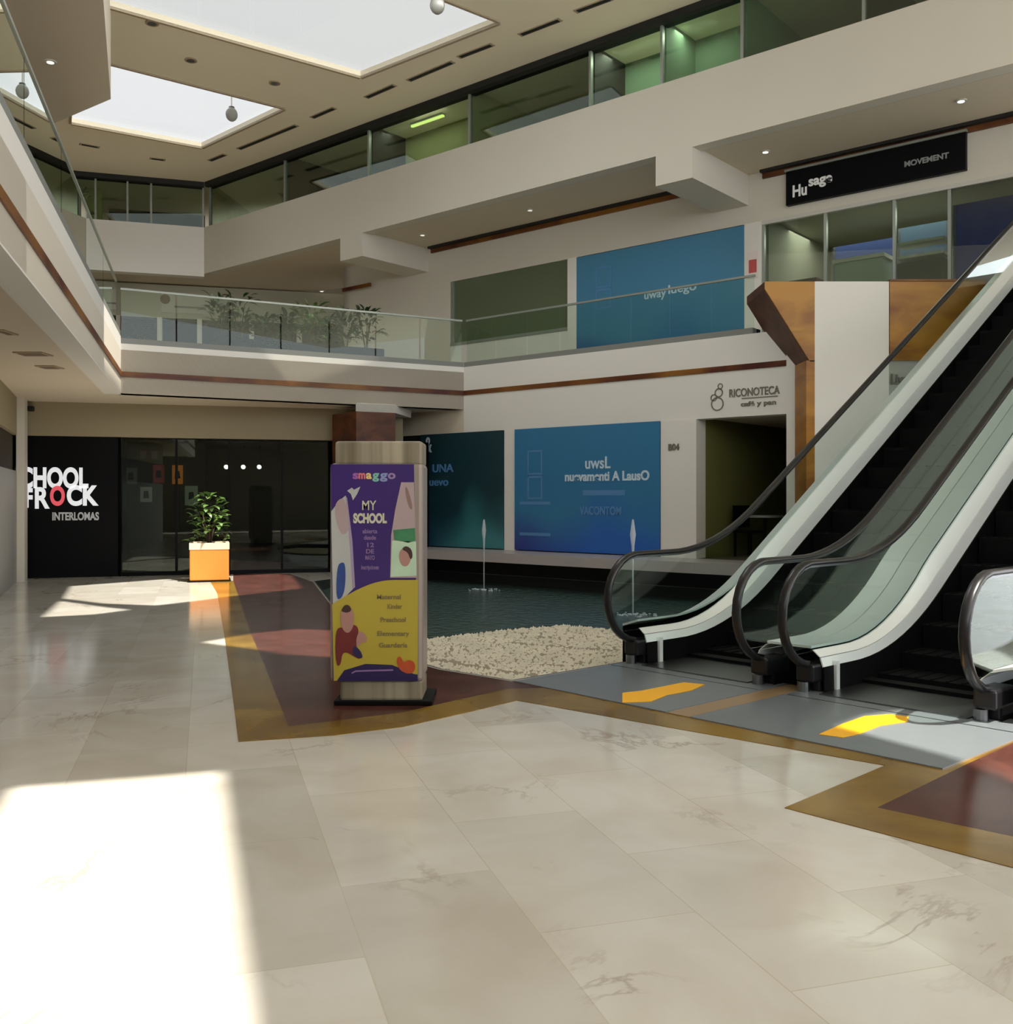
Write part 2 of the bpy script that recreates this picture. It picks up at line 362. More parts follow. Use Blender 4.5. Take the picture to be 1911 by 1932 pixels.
mid_hole = sunhole([(382, 1212), (470, 1197), (560, 1187), (660, 1192), (660, 1243), (540, 1236), (470, 1224)])
right_hole = sunhole([(1580, 1374), (1630, 1352), (1740, 1338), (1900, 1338), (2100, 1370), (2100, 1540), (1911, 1476), (1795, 1432)])
def strip_pt(t_, z): p_ = L-CD*t_; return p_+V2(-SUN.x, -SUN.y)*((ZC-z)/10.4)
strip_hole = [strip_pt(.02, 3.42), strip_pt(.02, 4.75), strip_pt(3.1, 4.75), strip_pt(3.1, 3.42)]  # unseen roof slot added to throw the sun strip on the left fascia
holes = [strip_hole, far_hole2, sky1, sky2, near_hole, far_hole, mid_hole, right_hole]
b = MB(); b.prism([V2(-22, -7), V2(24, -7), V2(24, 36), V2(-22, 36)], ZC, ZC+.12, holes); struct(b.build('ceiling', M_ceil))
for i, h in enumerate((sky1, sky2)):
    b = MB(); b.prism(h, ZC+.12, ZC+.14); struct(b.build('window_%d' % (i+1), (M_sky1, M_sky2)[i]))
# reveal shadow line around skylights
def rim(name, poly, m, w_=.06, dz=.03):
    b = MB()
    for i in range(len(poly)):
        a, c = poly[i], poly[(i+1) % len(poly)]; d = (c-a).normalized(); nn = V2(-d.y, d.x); cen = sum((q for q in poly), V2(0, 0))/len(poly)
        if (cen-a).dot(nn) > 0: nn = -nn
        b.line(a, c, ZC-dz, ZC+.02, 0, w_, nn)
    return struct(b.build(name, m))
M_rim = mat('skylight_rim', rgb(176, 160, 136), .8)
rim('trim_6', sky1, M_rim); rim('trim_7', sky2, M_rim)
# slot diffusers in the ceiling
slots = [((395, 303), (425, 291)), ((450, 281), (560, 236)), ((588, 222), (632, 203)), ((690, 184), (745, 160)), ((770, 152), (855, 116)), ((865, 108), (930, 83)), ((980, 66), (1058, 36)), ((1085, 22), (1155, -4)),
         ((150, 271), (188, 278)), ((282, 298), (312, 302))]
sd_proto = None
for i, (a, c) in enumerate(slots):
    pa, pc = P(*a, ZC), P(*c, ZC); d = (pc-pa).normalized(); nn = V2(-d.y, d.x); mid = (pa+pc)/2
    t = thing('ceiling_slot_vent', (mid.x, mid.y, ZC), 'dark linear air slot in the upper ceiling, %s of the row' % ['nearest the far corner', 'second from the far corner', 'third from the far corner', 'fourth from the far corner', 'fifth from the far corner', 'sixth from the far corner', 'seventh from the far corner', 'last before the picture top', 'leftmost beyond the small skylight', 'below the small skylight tip'][i], 'air vent', 'slot vents in the ceiling')
    b = MB(); b.line(pa, pc, ZC-.012, ZC+.01, -.07, .07, nn); b.build('vent_frame', M_rim, t)
    b = MB(); b.line(pa+d*.05, pc-d*.05, ZC-.016, ZC-.004, -.045, .045, nn); b.build('slot_opening', M_dark, t)
# domes under the skylights
def dome(px, py, zz, r, label):
    p = P(px, py, zz); t = thing('pendant_dome', (p.x, p.y, zz), label, 'lamp', 'domes hanging under the skylights')
    b = MB(); b.ball((p.x, p.y, zz), r, (1, 1, 1.15), 16); b.build('dome', mat('grey_dome', rgb(168, 168, 160), .4), t, smooth=True)
    b = MB(); b.tube([(p.x, p.y, zz+r*.9), (p.x, p.y, ZC+.15)], .015, 6); b.build('rod', M_frame, t)
    b = MB(); b.tube([(p.x, p.y, zz+r*.85), (p.x, p.y, zz+r*1.25)], r*.5, 12); b.build('collar', M_steel2, t)
dome(437, 216, 9.9, .13, 'grey dome lamp hanging below the small skylight'); dome(825, 10, 9.95, .13, 'grey dome lamp near the tip of the large skylight')

M_far = mat('far_wall', rgb(120, 112, 96), .8)
b = MB(); b.box((0, 35.8, 5), (44, .2, 10.4)); struct(b.build('wall_back', M_far))
b = MB(); b.box((-21.9, 14.5, 5), (.2, 43, 10.4)); struct(b.build('wall_left', M_far))
b = MB(); b.box((0, -7, 2.4), (44, .3, 4.8)); struct(b.build('wall_unseen', mat('unseen_wall', rgb(96, 90, 80), .8)))  # unseen wall added to darken glass reflections, kept low for sky light above
# ---------------------------------------------------------------- level slabs and fascias
PEND = 25
R0 = onP(1487)
# level 1 slab, left and far gallery
b = MB(); b.prism([CNEAR, L, K, along(0, 12), V2(-21, 33), V2(-21, CNEAR.y)], 3.42, 4.2); struct(b.build('ceiling', M_soffit))
b = MB(); b.prism([along(-.0, .3), R0+N*.3, R0+N*13, along(0, 13)], 2.96, 4.2); struct(b.build('ceiling', M_soffit))
b = MB(); b.prism([V2(4.85, 15.75), V2(20, 15.75), V2(20, 31), R0+N*13, R0+N*.3], 3.5, 4.2); struct(b.build('ceiling', M_soffit))
CDN = V2(-CD.y, CD.x)
if CDN.x > 0: CDN = -CDN
b = MB(); b.line(CNEAR, L, 3.40, 4.43, 0, .28, CDN); struct(b.build('wall_left', M_white))
LKN2 = LKN if LKN.y > 0 else -LKN
b = MB(); b.line(L, K, 3.42, 4.31, 0, .3, LKN2); struct(b.build('wall_far', M_white))
b = MB(); b.line(K, R0, 2.93, 4.31, 0, .3, N); struct(b.build('wall_right', M_white))
# wood line along fascias (slightly proud)
b = MB(); b.line(CNEAR, L, 3.715, 3.81, -.02, .02, CDN); struct(b.build('trim_8', M_woodline))
b = MB(); b.line(L, K, 3.715, 3.81, -.02, .02, LKN2); struct(b.build('trim_9', M_woodline))
b = MB(); b.line(K, R0, 3.715, 3.81, -.02, .02, N); struct(b.build('trim_10', M_woodline))
# level 2
FD = (P(180, 415, 8.95)-onP(385)).normalized(); FC = onP(385); FN = V2(-FD.y, FD.x)
if FN.y < 0: FN = -FN
b = MB(); b.line(FC, along(PEND), 7.7, 8.97, 0, .3, N); struct(b.build('wall_right', M_wall))
b = MB(); b.line(FC, FC+FD*9, 7.62, 8.97, 0, .3, FN); struct(b.build('wall_far', M_white))
b = MB(); b.prism([FC+N*.25+FN*.1, along(PEND, .25), along(PEND, 14), V2(-21, 36), FC+FD*9+FN*.25], 7.74, 8.85); struct(b.build('ceiling', M_soffit))
for px0, px1 in ((642, 684), (1237, 1306)):
    b = MB(); b.line(onP(px0), onP(px1), 7.16, 7.78, -.002, SH+.02, N); struct(b.build('trim_11', M_wall))
# bottom drip line of the level 2 fascia: shadow gap
b = MB(); b.line(along(-6), along(PEND), 7.72, 7.76, .3, .36, N); struct(b.build('trim_12', M_rim))
# level 2 left slab
Q0, Q1 = P(209, 187, 7.7), P(120, 225, 7.7); QN = P(195, 0, 7.7); qd = (QN-Q0).normalized(); q2 = (Q1-Q0).normalized()
b = MB(); b.prism([Q0+qd*22, Q0, Q0+q2*16, V2(-24, -7)], 7.7, 8.95); struct(b.build('ceiling', M_soffit))
# short pier of the far gallery
fp = [P(205, 545, 7.6), P(240, 545, 7.6)]
a0 = FC+FD*3.15
b = MB(); b.line(a0, a0+FD*-.62, 4.2, 7.7, .02, .5, FN); struct(b.build('wall_far', M_wall))

# ---------------------------------------------------------------- level 2 windows and offices
WZ0, WZ1 = 8.97, ZC
def pane(name_label, a, c, z0, z1, nrm, off, m, group, mull=True, mm=None, label=None):
    t = thing(name_label, v3(a, z0), label, 'window', group)
    b = MB(); b.line(a, c, z0, z1, off, off+.012, nrm); b.build('glazing', m, t)
    if mull:
        d = (V2(*c)-V2(*a)).normalized(); b = MB(); b.line(a, a+d*.05, z0, z1, off-.03, off+.05, nrm); b.build('mullion', mm or M_mull, t)
    return t
cuts = [386, 527, 685, 875, 1103, 1238, 1390, 1620, 1911, 2400]
lab = ['at the far corner', 'second from the far corner', 'showing the pale green room', 'before the dark room in the middle', 'in front of green wall, left half', 'in front of green wall, right half', 'dark one above the long fascia at top right', 'cut by the top edge of the picture', 'past the right edge of the picture']
for i in range(len(cuts)-1):
    pane('office_window', onP(cuts[i]), onP(cuts[i+1]), WZ0, WZ1, N, .16, M_off, 'upper office windows', label='upper office window on the top floor, '+lab[i])
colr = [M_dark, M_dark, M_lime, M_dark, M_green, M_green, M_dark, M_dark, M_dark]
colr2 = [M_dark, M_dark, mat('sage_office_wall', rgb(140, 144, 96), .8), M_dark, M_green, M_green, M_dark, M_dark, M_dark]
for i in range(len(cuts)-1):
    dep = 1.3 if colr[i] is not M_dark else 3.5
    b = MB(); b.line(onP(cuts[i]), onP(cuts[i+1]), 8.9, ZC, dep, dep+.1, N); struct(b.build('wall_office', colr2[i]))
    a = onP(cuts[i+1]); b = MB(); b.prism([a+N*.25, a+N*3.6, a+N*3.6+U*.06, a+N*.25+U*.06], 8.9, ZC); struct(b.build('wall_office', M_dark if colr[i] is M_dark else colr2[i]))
# dark head frame under the ceiling edge
b = MB(); b.line(FC, along(PEND), ZC-.13, ZC, .02, .3, N); struct(b.build('trim_13', M_dark))
b = MB(); b.line(FC, FC+FD*9, ZC-.13, ZC, .02, .3, FN); struct(b.build('trim_14', M_dark))
for x0, x1, e in ((690, 870, 10), (1110, 1380, 26)):  # added fill lamps, put in because the green rooms came out too dark
    q = (onP(x0, .7)+onP(x1, .7))/2; ld = bpy.data.lights.new('office_fill', 'AREA'); ld.shape = 'RECTANGLE'; ld.size = (onP(x1)-onP(x0)).length*.8; ld.size_y = .3; ld.energy = e; ld.color = (1, 1, .85)
    lo = bpy.data.objects.new('office_fill', ld); C.objects.link(lo); lo.location = (q.x, q.y, ZC-.06); lo.rotation_euler = (0, 0, math.atan2(U.y, U.x))
# yellow-lit ceiling lamps in the pale green room
p0 = onP(800, .6); t = thing('office_ceiling_lamp', (p0.x, p0.y, 10.1), 'yellow-green strip light in the pale green upper room', 'lamp')
b = MB(); b.line(onP(775, .5), onP(835, .5), 10.02, 10.06, 0, .06, N); b.build('tube', mat('lamp_tube', (.75, .85, .25, 1), .5, emit=1.2), t)
b = MB(); b.line(onP(775, .5), onP(835, .5), 10.06, 10.10, -.03, .09, N); b.build('housing', M_frame, t)
# far windows of level 2
fcuts = [0, 1.35, 1.95, 2.75, 4.4, 9]
fl = ['right one by the dark corner', 'narrow dark one left of the corner', 'with the mullion at its left', 'beside the yellow-green wall', 'hidden behind the left gallery glass']
for i in range(5):
    a, c = FC+FD*fcuts[i], FC+FD*fcuts[i+1]
    pane('office_window', a, c, WZ0, WZ1, FN, .16, M_off, 'far upper windows', label='dark far window on the top floor, '+fl[i])
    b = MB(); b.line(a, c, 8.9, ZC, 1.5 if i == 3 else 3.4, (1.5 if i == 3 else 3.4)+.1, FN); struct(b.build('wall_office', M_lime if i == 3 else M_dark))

# ---------------------------------------------------------------- level 1 right shops (plane P2)
def P2(px, off=0): return onP(px, SH+off)
HB = 6.81
b = MB(); b.line(P2(648), P2(2100), HB, 7.74, 0, .25, N); struct(b.build('wall_right', M_wall))
b = MB(); b.line(P2(648), P2(850), 4.2, HB, 0, .25, N); struct(b.build('wall_right', M_wall))
b = MB(); b.prism([P2(648), P2(648)+N*4, P2(648)+N*4+U*.25, P2(648)+U*.25], 4.2, 7.74); struct(b.build('wall_right', M_wall))
b = MB(); b.line(P2(850), P2(1087), 4.2, 5.28, 0, .2, N); struct(b.build('wall_right', M_white))
b = MB(); b.line(P2(1072), P2(1089), 4.2, HB, -.03, .25, N); struct(b.build('trim_15', M_white))
b = MB(); b.line(P2(1405), P2(1436), 4.2, HB, -.02, .25, N); struct(b.build('wall_right', M_white))
b = MB(); b.line(P2(1087), P2(1405), 4.2, HB, .12, .25, N); struct(b.build('wall_right', M_white))
# wood slot lines at soffit
b = MB(); b.line(P2(815), P2(1300), 7.60, 7.70, -.05, .01, N); b.line(P2(1440), P2(2100), 7.60, 7.70, -.05, .01, N); b.line(onP(648, 2.0), onP(700, 2.0), 7.05, 7.14, -.05, .01, N); struct(b.build('trim_16', M_woodline))
b = MB(); b.line(P2(815), P2(1300), 7.69, 7.74, -.16, .01, N); b.line(P2(1440), P2(2100), 7.69, 7.74, -.16, .01, N); struct(b.build('trim_17', M_dark))
# green frosted window
t = thing('shop_window', v3(P2(850), 5.28), 'grey-green shop window above a pale sill on the middle floor', 'window')
b = MB(); b.line(P2(850), P2(1074), 5.28, HB, .04, .08, N); b.build('pane', mat('grey_green_pane', rgb(96, 108, 84), .18), t)
b = MB(); b.line(P2(850), P2(1074), 5.24, 5.31, -.02, .1, N); b.line(P2(850), P2(855), 5.28, HB, -.0, .1, N); b.build('frame', M_mull, t)
# posters -----------------------------------------------------------------
def logo_tv(fr, u0, v0, w_, h_, m, parent):
    """outlined stack of two rounded blocks, as printed on the left of the posters"""
    b = MB(); th = w_*.09
    for (x0, y0, x1, y1) in ((u0, v0+h_*.5, u0+w_, v0+h_), (u0, v0, u0+w_, v0+h_*.47)):
        for r_ in ((x0, y0, x0+th, y1), (x1-th, y0, x1, y1), (x0, y0, x1, y0+th), (x0, y1-th, x1, y1)):
            b.flat([(r_[0], r_[1]), (r_[2], r_[1]), (r_[2], r_[3]), (r_[0], r_[3])], fr, .012, .016)
    b.build('outline_logo', m, parent)
def poster(name, pfn, px0, px1, z0, z1, off, m, label, full=True, group=None, words=None):
    a, c = pfn(px0), pfn(px1); fr = frame_at(a-N*off, U, z0, -N); W = (c-a).length; H = z1-z0
    t = thing('window_poster', v3(a-N*off, z0), label, 'poster', 'blue vinyl posters on shop windows')
    b = MB(); b.flat([(0, 0), (W, 0), (W, H), (0, H)], fr, 0, .01); b.build('print', m, t)
    if full:
        logo_tv(fr, W*.10, H*.42, W*.11, H*.40, M_printd, t)
        b = MB()
        b.flat([(W*.04, H*.375), (W*.27, H*.375), (W*.27, H*.40), (W*.04, H*.40)], fr, .012, .016)
        b.flat([(W*.04, H*.12), (W*.27, H*.12), (W*.27, H*.145), (W*.04, H*.145)], fr, .012, .016); b.build('text_lines', M_printd, t)
        text('headline', words[0], fr, W*.60, H*.66, H*.13, M_print, t, bold=.004, width=W*.17, depth=.01)
        text('headline', words[1], fr, W*.655, H*.565, H*.10, M_print, t, bold=.008, width=W*.56, depth=.01)
        text('subline', words[2], fr, W*.62, H*.30, H*.09, M_printd, t, bold=.006, width=W*.28, depth=.01)
        b = MB(); b.flat([(W*.50, H*.45), (W*.78, H*.45), (W*.78, H*.49), (W*.50, H*.49)], fr, .012, .014); b.build('text_lines', M_printd, t)
    return t, fr, W, H
poster('', P2, 1089, 1405, 4.3, 6.79, -.08, M_pos3, 'blue poster on the middle floor shop window, behind glass railing', True, words=('', '', '')) if False else None
t, fr, W, H = poster('', P2, 1089, 1405, 4.3, 6.79, .02, M_pos3, 'large blue poster filling a middle-floor shop window behind the glass railing', False)
logo_tv(fr, W*.13, H*.52, W*.10, H*.36, M_printd, t)
text('headline', 'uway', fr, W*.50, H*.545, H*.10, M_print, t, bold=.004, width=W*.13, depth=.01)
text('headline', 'luego', fr, W*.66, H*.56, H*.10, M_print, t, bold=.004, width=W*.16, depth=.01)
# small red sign on pier
fr2 = frame_at(P2(1408), U, 0, -N)
t = thing('wall_notice', v3(P2(1408), 5.9), 'small white notice with a red mark on the pier by the upper blue poster', 'sign')
b = MB(); b.flat([(.03, 5.75), (.26, 5.75), (.26, 6.25), (.03, 6.25)], fr2, .02, .035); b.build('plate', mat('notice_white', rgb(225, 215, 208), .5), t)
b = MB(); b.flat([(.07, 5.85), (.23, 5.85), (.23, 6.1), (.07, 6.1)], fr2, .036, .04); b.build('red_print', mat('notice_red', rgb(190, 80, 80), .5), t)
# small black item at the foot of the pier
q = P2(1418, -.35); b = MB(); b.box((q.x, q.y, 4.62), (.30, .12, .16), math.atan2(U.y, U.x)); b.box((q.x, q.y, 4.36), (.05, .05, .32)); tag(b.build('floor_stand', M_black, bevel=.01), 'small black stand at the foot of the pier by the upper poster', 'stand')
# upper right store glazing
ucuts = [1436, 1553, 1683, 1787, 1980]
ul = ['left one with the pale display behind', 'second one, over the white column', 'third one, showing shelves and plants', 'right one with the deep blue panel']
for i in range(4):
    tt = pane('storefront_window', P2(ucuts[i]), P2(ucuts[i+1]), 4.25, HB, N, .05, M_glassd, 'upper store windows', label='upper store window under the black sign, '+ul[i])
    b = MB(); b.line(P2(ucuts[i]), P2(ucuts[i+1]), HB-.07, HB, .0, .1, N); b.build('head_rail', M_frame, tt)
for px in (1434, 1990):
    a = P2(px); b = MB(); b.prism([a+N*.2, a+N*3.3, a+N*3.3+U*.08, a+N*.2+U*.08], 4.2, 7.7); struct(b.build('wall_store', mat('pale_store_wall', rgb(150, 148, 132), .8)))
b = MB(); b.line(P2(1436), P2(1990), 4.2, 7.7, 3.2, 3.3, N); struct(b.build('wall_store', mat('pale_store_wall', rgb(150, 148, 132), .8)))
b = MB(); b.line(P2(1436), P2(1990), 6.9, 6.95, .2, 3.2, N); struct(b.build('ceiling', mat('store_ceiling', rgb(150, 150, 130), .8)))
M_navy = mat('navy_panel', rgb(38, 58, 120), .6); M_deep = mat('deep_blue_panel', rgb(22, 48, 150), .5)
for i, (x0, x1, z0, z1, off, m, lb) in enumerate(((1572, 1690, 5.6, 6.55, 1.8, M_navy, 'dull navy display board behind the second upper store window'), (1694, 1790, 5.9, 6.7, 1.8, mat('slate_panel', rgb(60, 84, 110), .6), 'slate blue display board behind the third upper store window'), (1798, 1925, 5.0, 6.7, .9, M_deep, 'deep blue display board behind the right upper store window'))):
    t = thing('display_board', v3(P2(x0, off), z0), lb, 'display board'); b = MB(); b.line(P2(x0, off), P2(x1, off), z0, z1, 0, .05, N); b.build('board', m, t)
    b = MB(); b.line(P2(x0, off), P2(x0, off)+U*.05, 4.2, z1, .0, .06, N); b.line(P2(x1, off)-U*.05, P2(x1, off), 4.2, z1, 0, .06, N); b.build('post', M_mull, t)
t = thing('display_case', v3(P2(1580, 1), 4.2), 'pale glass display counter behind the second upper store window', 'counter')
b = MB(); b.line(P2(1575, .7), P2(1665, .7), 4.2, 5.95, 0, .5, N); b.build('cabinet', mat('pale_counter', rgb(150, 166, 150), .4), t)
b = MB(); b.line(P2(1570, .66), P2(1668, .66), 5.95, 6.02, 0, .6, N); b.build('counter_top', M_frame, t)
t = thing('shelf_rack', v3(P2(1700, 1), 4.2), 'dark shelf rack with white rails behind the third upper store window', 'shelf')
b = MB(); b.line(P2(1692, .8), P2(1780, .8), 4.2, 5.8, 0, .45, N); b.build('cabinet', mat('dark_green_rack', rgb(44, 54, 40), .6), t)
for z in (5.85, 6.1):
    b = MB(); b.line(P2(1692, .7), P2(1780, .7), z, z+.05, 0, .4, N); b.build('rail', M_frame, t)
t = thing('display_table', v3(P2(1480, .8), 4.2), 'dark high display table behind the left upper store window', 'table')
b = MB(); b.line(P2(1478, .8), P2(1540, .8), 5.62, 5.78, 0, .5, N); b.build('table_top', mat('dark_red_wood', rgb(90, 50, 40), .5), t)
for x in (1482, 1536):
    b = MB(); b.line(P2(x, .85), P2(x, .85)+U*.05, 4.2, 5.62, 0, .05, N); b.build('leg', M_black, t)
q = (P2(1500, 1.6)+P2(1800, 1.6))/2; ld = bpy.data.lights.new('store_fill', 'AREA'); ld.shape = 'RECTANGLE'; ld.size = 4; ld.size_y = 1; ld.energy = 60; ld.color = (1, .98, .9)  # added fill lamp to brighten the store interior
lo = bpy.data.objects.new('store_fill', ld); C.objects.link(lo); lo.location = (q.x, q.y, 6.86); lo.rotation_euler = (0, 0, math.atan2(U.y, U.x))
# black sign
s0, s1 = P2(1487), P2(1825); fr = frame_at(s0-N*.1, U, 6.98, -N); W = (s1-s0).length
t = thing('shop_sign', v3(s0, 6.98), 'long black shop sign with white lettering above the upper store windows', 'sign')
b = MB(); b.flat([(0, 0), (W, 0), (W, .64), (0, .64)], fr, -.1, 0); b.build('board', M_black, t)
b = MB(); b.flat([(-.02, .62), (W+.02, .62), (W+.02, .66), (-.02, .66)], fr, -.1, .03); b.build('top_rail', M_mull, t)
M_let = mat('white_letters', rgb(215, 215, 210), .5, emit=.12)
text('lettering', 'Hu', fr, .27, .13, .30, M_let, t, bold=.008, width=.27, depth=.002); text('lettering', 'sage', fr, .66, .27, .25, M_let, t, bold=.007, width=.44, depth=.002)
text('small_lettering', 'MOVEMENT', fr, W*.80, .25, .13, mat('grey_letters', rgb(130, 134, 132), .5, emit=.06), t, bold=.004, width=W*.23, depth=.002)
# recessed spotlights in level 2 soffit
def spot(px, py, z, lb, lit=.9, g='recessed spotlights'):
    p = P(px, py, z); t = thing('recessed_spotlight', (p.x, p.y, z), lb, 'spotlight', g)
    b = MB(); b.tube([(p.x, p.y, z-.015), (p.x, p.y, z+.01)], .085, 16); b.build('trim_ring', M_frame, t)
    b = MB(); b.tube([(p.x, p.y, z-.02), (p.x, p.y, z-.012)], .05, 12); b.build('lens', mat('lens%d' % int(lit*10), (1, .95, .85, 1), .3, emit=lit), t)
for px, py, lb, e in ((1813, 190, 'bright recessed spotlight above the right end of the black sign', 3), (1444, 286, 'recessed spotlight above the left end of the black sign', 1.2), (1000, 396, 'dim recessed spotlight in the middle of the long upper soffit', .5), (797, 443, 'dim recessed spotlight at the left end of the long upper soffit', .6), (607, 549, 'recessed spotlight in the shaded far gallery soffit', .9), (470, 547, 'small recessed spotlight in the far gallery soffit, left one', .6)):
    spot(px, py, 7.735, lb, e)
for px, py, lb in ((95, 116, 'small spotlight under the upper left slab'),):
    spot(px, py, 7.70, lb, .8)
for px, py, lb in ((360, 113, 'small round fitting in the ceiling between the two skylights, left one'), (518, 156, 'small round fitting in the ceiling between the two skylights, right one'), (287, 43, 'small round fitting in the ceiling beside the large skylight edge')):
    p = P(px, py, ZC); t = thing('ceiling_fitting', (p.x, p.y, ZC), lb, 'light fitting', 'round fittings in the ceiling')
    b = MB(); b.tube([(p.x, p.y, ZC-.02), (p.x, p.y, ZC+.01)], .12, 16); b.build('rim', M_rim, t)
    b = MB(); b.tube([(p.x, p.y, ZC-.024), (p.x, p.y, ZC-.015)], .08, 16); b.build('lens', M_steel2, t)

# ---------------------------------------------------------------- ground floor shops on plane P
b = MB(); b.line(along(-1.9), K, 2.93, 3.42, 0, .25, N); struct(b.build('wall_right', M_soffit))
TOP = 2.93; BOT = .50
b = MB(); b.line(along(-1.9, .06), onP(1250, .06), 0, TOP, 0, .1, N); struct(b.build('wall_right', M_dark))
for a, c in ((953, 974), (1248, 1315)):
    b = MB(); b.line(onP(a), onP(c), BOT-.2, TOP, -.03, .3, N); struct(b.build('wall_right', M_white))
b = MB(); b.line(onP(1486), onP(1522), 0, 4.3, -.05, .35, N); struct(b.build('wall_right', M_white))
# ledge
b = MB(); b.line(along(-1.7), onP(1486), .32, .5, -1.0, .02, N); struct(b.build('trim_18', mat('ledge_stone', rgb(176, 168, 166), .35)))
b = MB(); b.line(along(-1.7), onP(1486), -.5, .32, -.09, .04, N); struct(b.build('wall_right', M_basin))
poster('', onP, 974, 1248, BOT+.02, TOP, .045, M_pos1, 'blue poster with white headline on ground-floor shop window beside the café doorway', True, words=('uwsL', 'nuevamenti A LausO', 'VACONTOM'))
t, fr, W, H = poster('', onP, 797, 953, BOT+.02, TOP, .045, M_pos2, 'dark teal poster partly hidden behind the advertising totem', False)
text('headline', '&', fr, W*.10, H*.84, H*.2, M_print, t, bold=.004, depth=.01, width=.2)
text('headline', 'UNA', fr, W*.28, H*.66, H*.10, M_printd, t, bold=.004, width=W*.26, depth=.01)
text('headline', 'nuevo', fr, W*.20, H*.54, H*.10, M_printd, t, bold=.004, width=W*.30, depth=.01)
# pier number plate
fr = frame_at(onP(1262, -.03), U, 0, -N); t = text('pier_sign', 'B04', fr, .10, 2.40, .16, mat('grey_print', rgb(110, 106, 96), .6), None, bold=.005, width=.22); tag(t, 'small grey lettering on the white pier right of the blue poster', 'sign')
# café sign on fascia
fr = frame_at(onP(1336), U, 0, -N); M_sg = mat('grey_sign_letters', rgb(112, 110, 98), .5)
W = (onP(1478)-onP(1336)).length
t = thing('cafe_sign', v3(onP(1336), 3.1), 'grey café lettering with cup emblem on the white band above the doorway', 'sign')
text('lettering', 'RICONOTECA', fr, W*.62, 3.27, .19, M_sg, t, bold=.003, width=W*.66, depth=.002)
text('small_lettering', 'café y pan', fr, W*.68, 3.10, .11, M_sg, t, bold=.003, width=W*.46, depth=.002)
b = MB(); b.flat([(W*.46, 3.24), (W*.93, 3.24), (W*.93, 3.225), (W*.46, 3.225)], fr, .002, .012); b.build('underline', M_sg, t)
b = MB()
def ring2(cx, cy, r, t_, n_=20):
    for i in range(n_):
        a, c = 2*math.pi*i/n_, 2*math.pi*(i+1)/n_
        b.flat([(cx+r*math.cos(a), cy+r*math.sin(a)), (cx+r*math.cos(c), cy+r*math.sin(c)), (cx+(r-t_)*math.cos(c), cy+(r-t_)*math.sin(c)), (cx+(r-t_)*math.cos(a), cy+(r-t_)*math.sin(a))], fr, .002, .012)
ring2(W*.13, 3.17, .12, .02); ring2(W*.15, 3.36, .08, .02); ring2(W*.08, 3.28, .06, .015); ring2(W*.17, 3.47, .05, .015); b.build('emblem', M_sg, t)
# café interior
D0, D1 = onP(1315), onP(1486)
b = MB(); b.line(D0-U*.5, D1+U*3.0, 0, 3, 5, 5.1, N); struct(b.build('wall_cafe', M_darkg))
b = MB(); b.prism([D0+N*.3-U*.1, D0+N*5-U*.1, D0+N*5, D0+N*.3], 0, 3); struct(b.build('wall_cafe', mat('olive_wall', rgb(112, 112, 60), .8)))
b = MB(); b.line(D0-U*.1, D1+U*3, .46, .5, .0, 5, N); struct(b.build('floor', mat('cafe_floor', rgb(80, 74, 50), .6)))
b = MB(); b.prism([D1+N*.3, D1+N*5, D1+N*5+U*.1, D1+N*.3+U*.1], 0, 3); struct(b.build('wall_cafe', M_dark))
tb = None
for i, (u_, v_, lb) in enumerate(((.55, 1.5, 'small dark café table near the left of the doorway'), (1.15, 2.6, 'small dark café table further inside the doorway'))):
    p = D0+U*u_+N*v_
    t = thing('cafe_table', v3(p, .5), lb, 'table', 'café tables')
    b = MB(); b.tube([(p.x, p.y, 1.20), (p.x, p.y, 1.24)], .33, 20); b.build('table_top', mat('table_grey', rgb(150, 150, 145), .3), t)
    b = MB(); b.tube([(p.x, p.y, .5), (p.x, p.y, 1.2)], .03, 8); b.build('pedestal', M_black, t)
    b = MB(); b.tube([(p.x, p.y, .5), (p.x, p.y, .53)], .2, 16); b.build('base', M_black, t)
def chair(p, ang, lb, m):
    t = thing('cafe_chair', v3(p, .5), lb, 'chair', 'café chairs'); rz = Matrix.Rotation(ang, 4, 'Z'); T = Matrix.Translation(v3(p, .5)) @ rz
    def bx(nm, c, s_): 
        b = MB(); bmesh.ops.create_cube(b.bm, size=1, matrix=T @ Matrix.Translation(c) @ Matrix.Diagonal((*s_, 1))); b.build(nm, m, t)
    bx('seat', (0, 0, .45), (.42, .42, .05)); bx('backrest', (0, .2, .72), (.42, .03, .4))
    for x in (-.18, .18):
        for y in (-.18, .18): bx('leg', (x, y, .22), (.035, .035, .44))
chair(D0+U*.45+N*1.1, .6, 'dark café chair in front of the left table', M_black); chair(D0+U*1.3+N*1.8, -.5, 'dark café chair between the two tables', M_black)
p = D0+U*1.5+N*.9; t = thing('red_stool', v3(p, .5), 'low red cushioned stool just inside the café doorway', 'stool')
b = MB(); b.box((p.x, p.y, .78), (.34, .34, .22)); b.build('cushion', mat('red_fabric', rgb(190, 40, 34), .7), t, bevel=.03)
b = MB(); b.box((p.x, p.y, .58), (.28, .28, .16)); b.build('base', M_black, t)
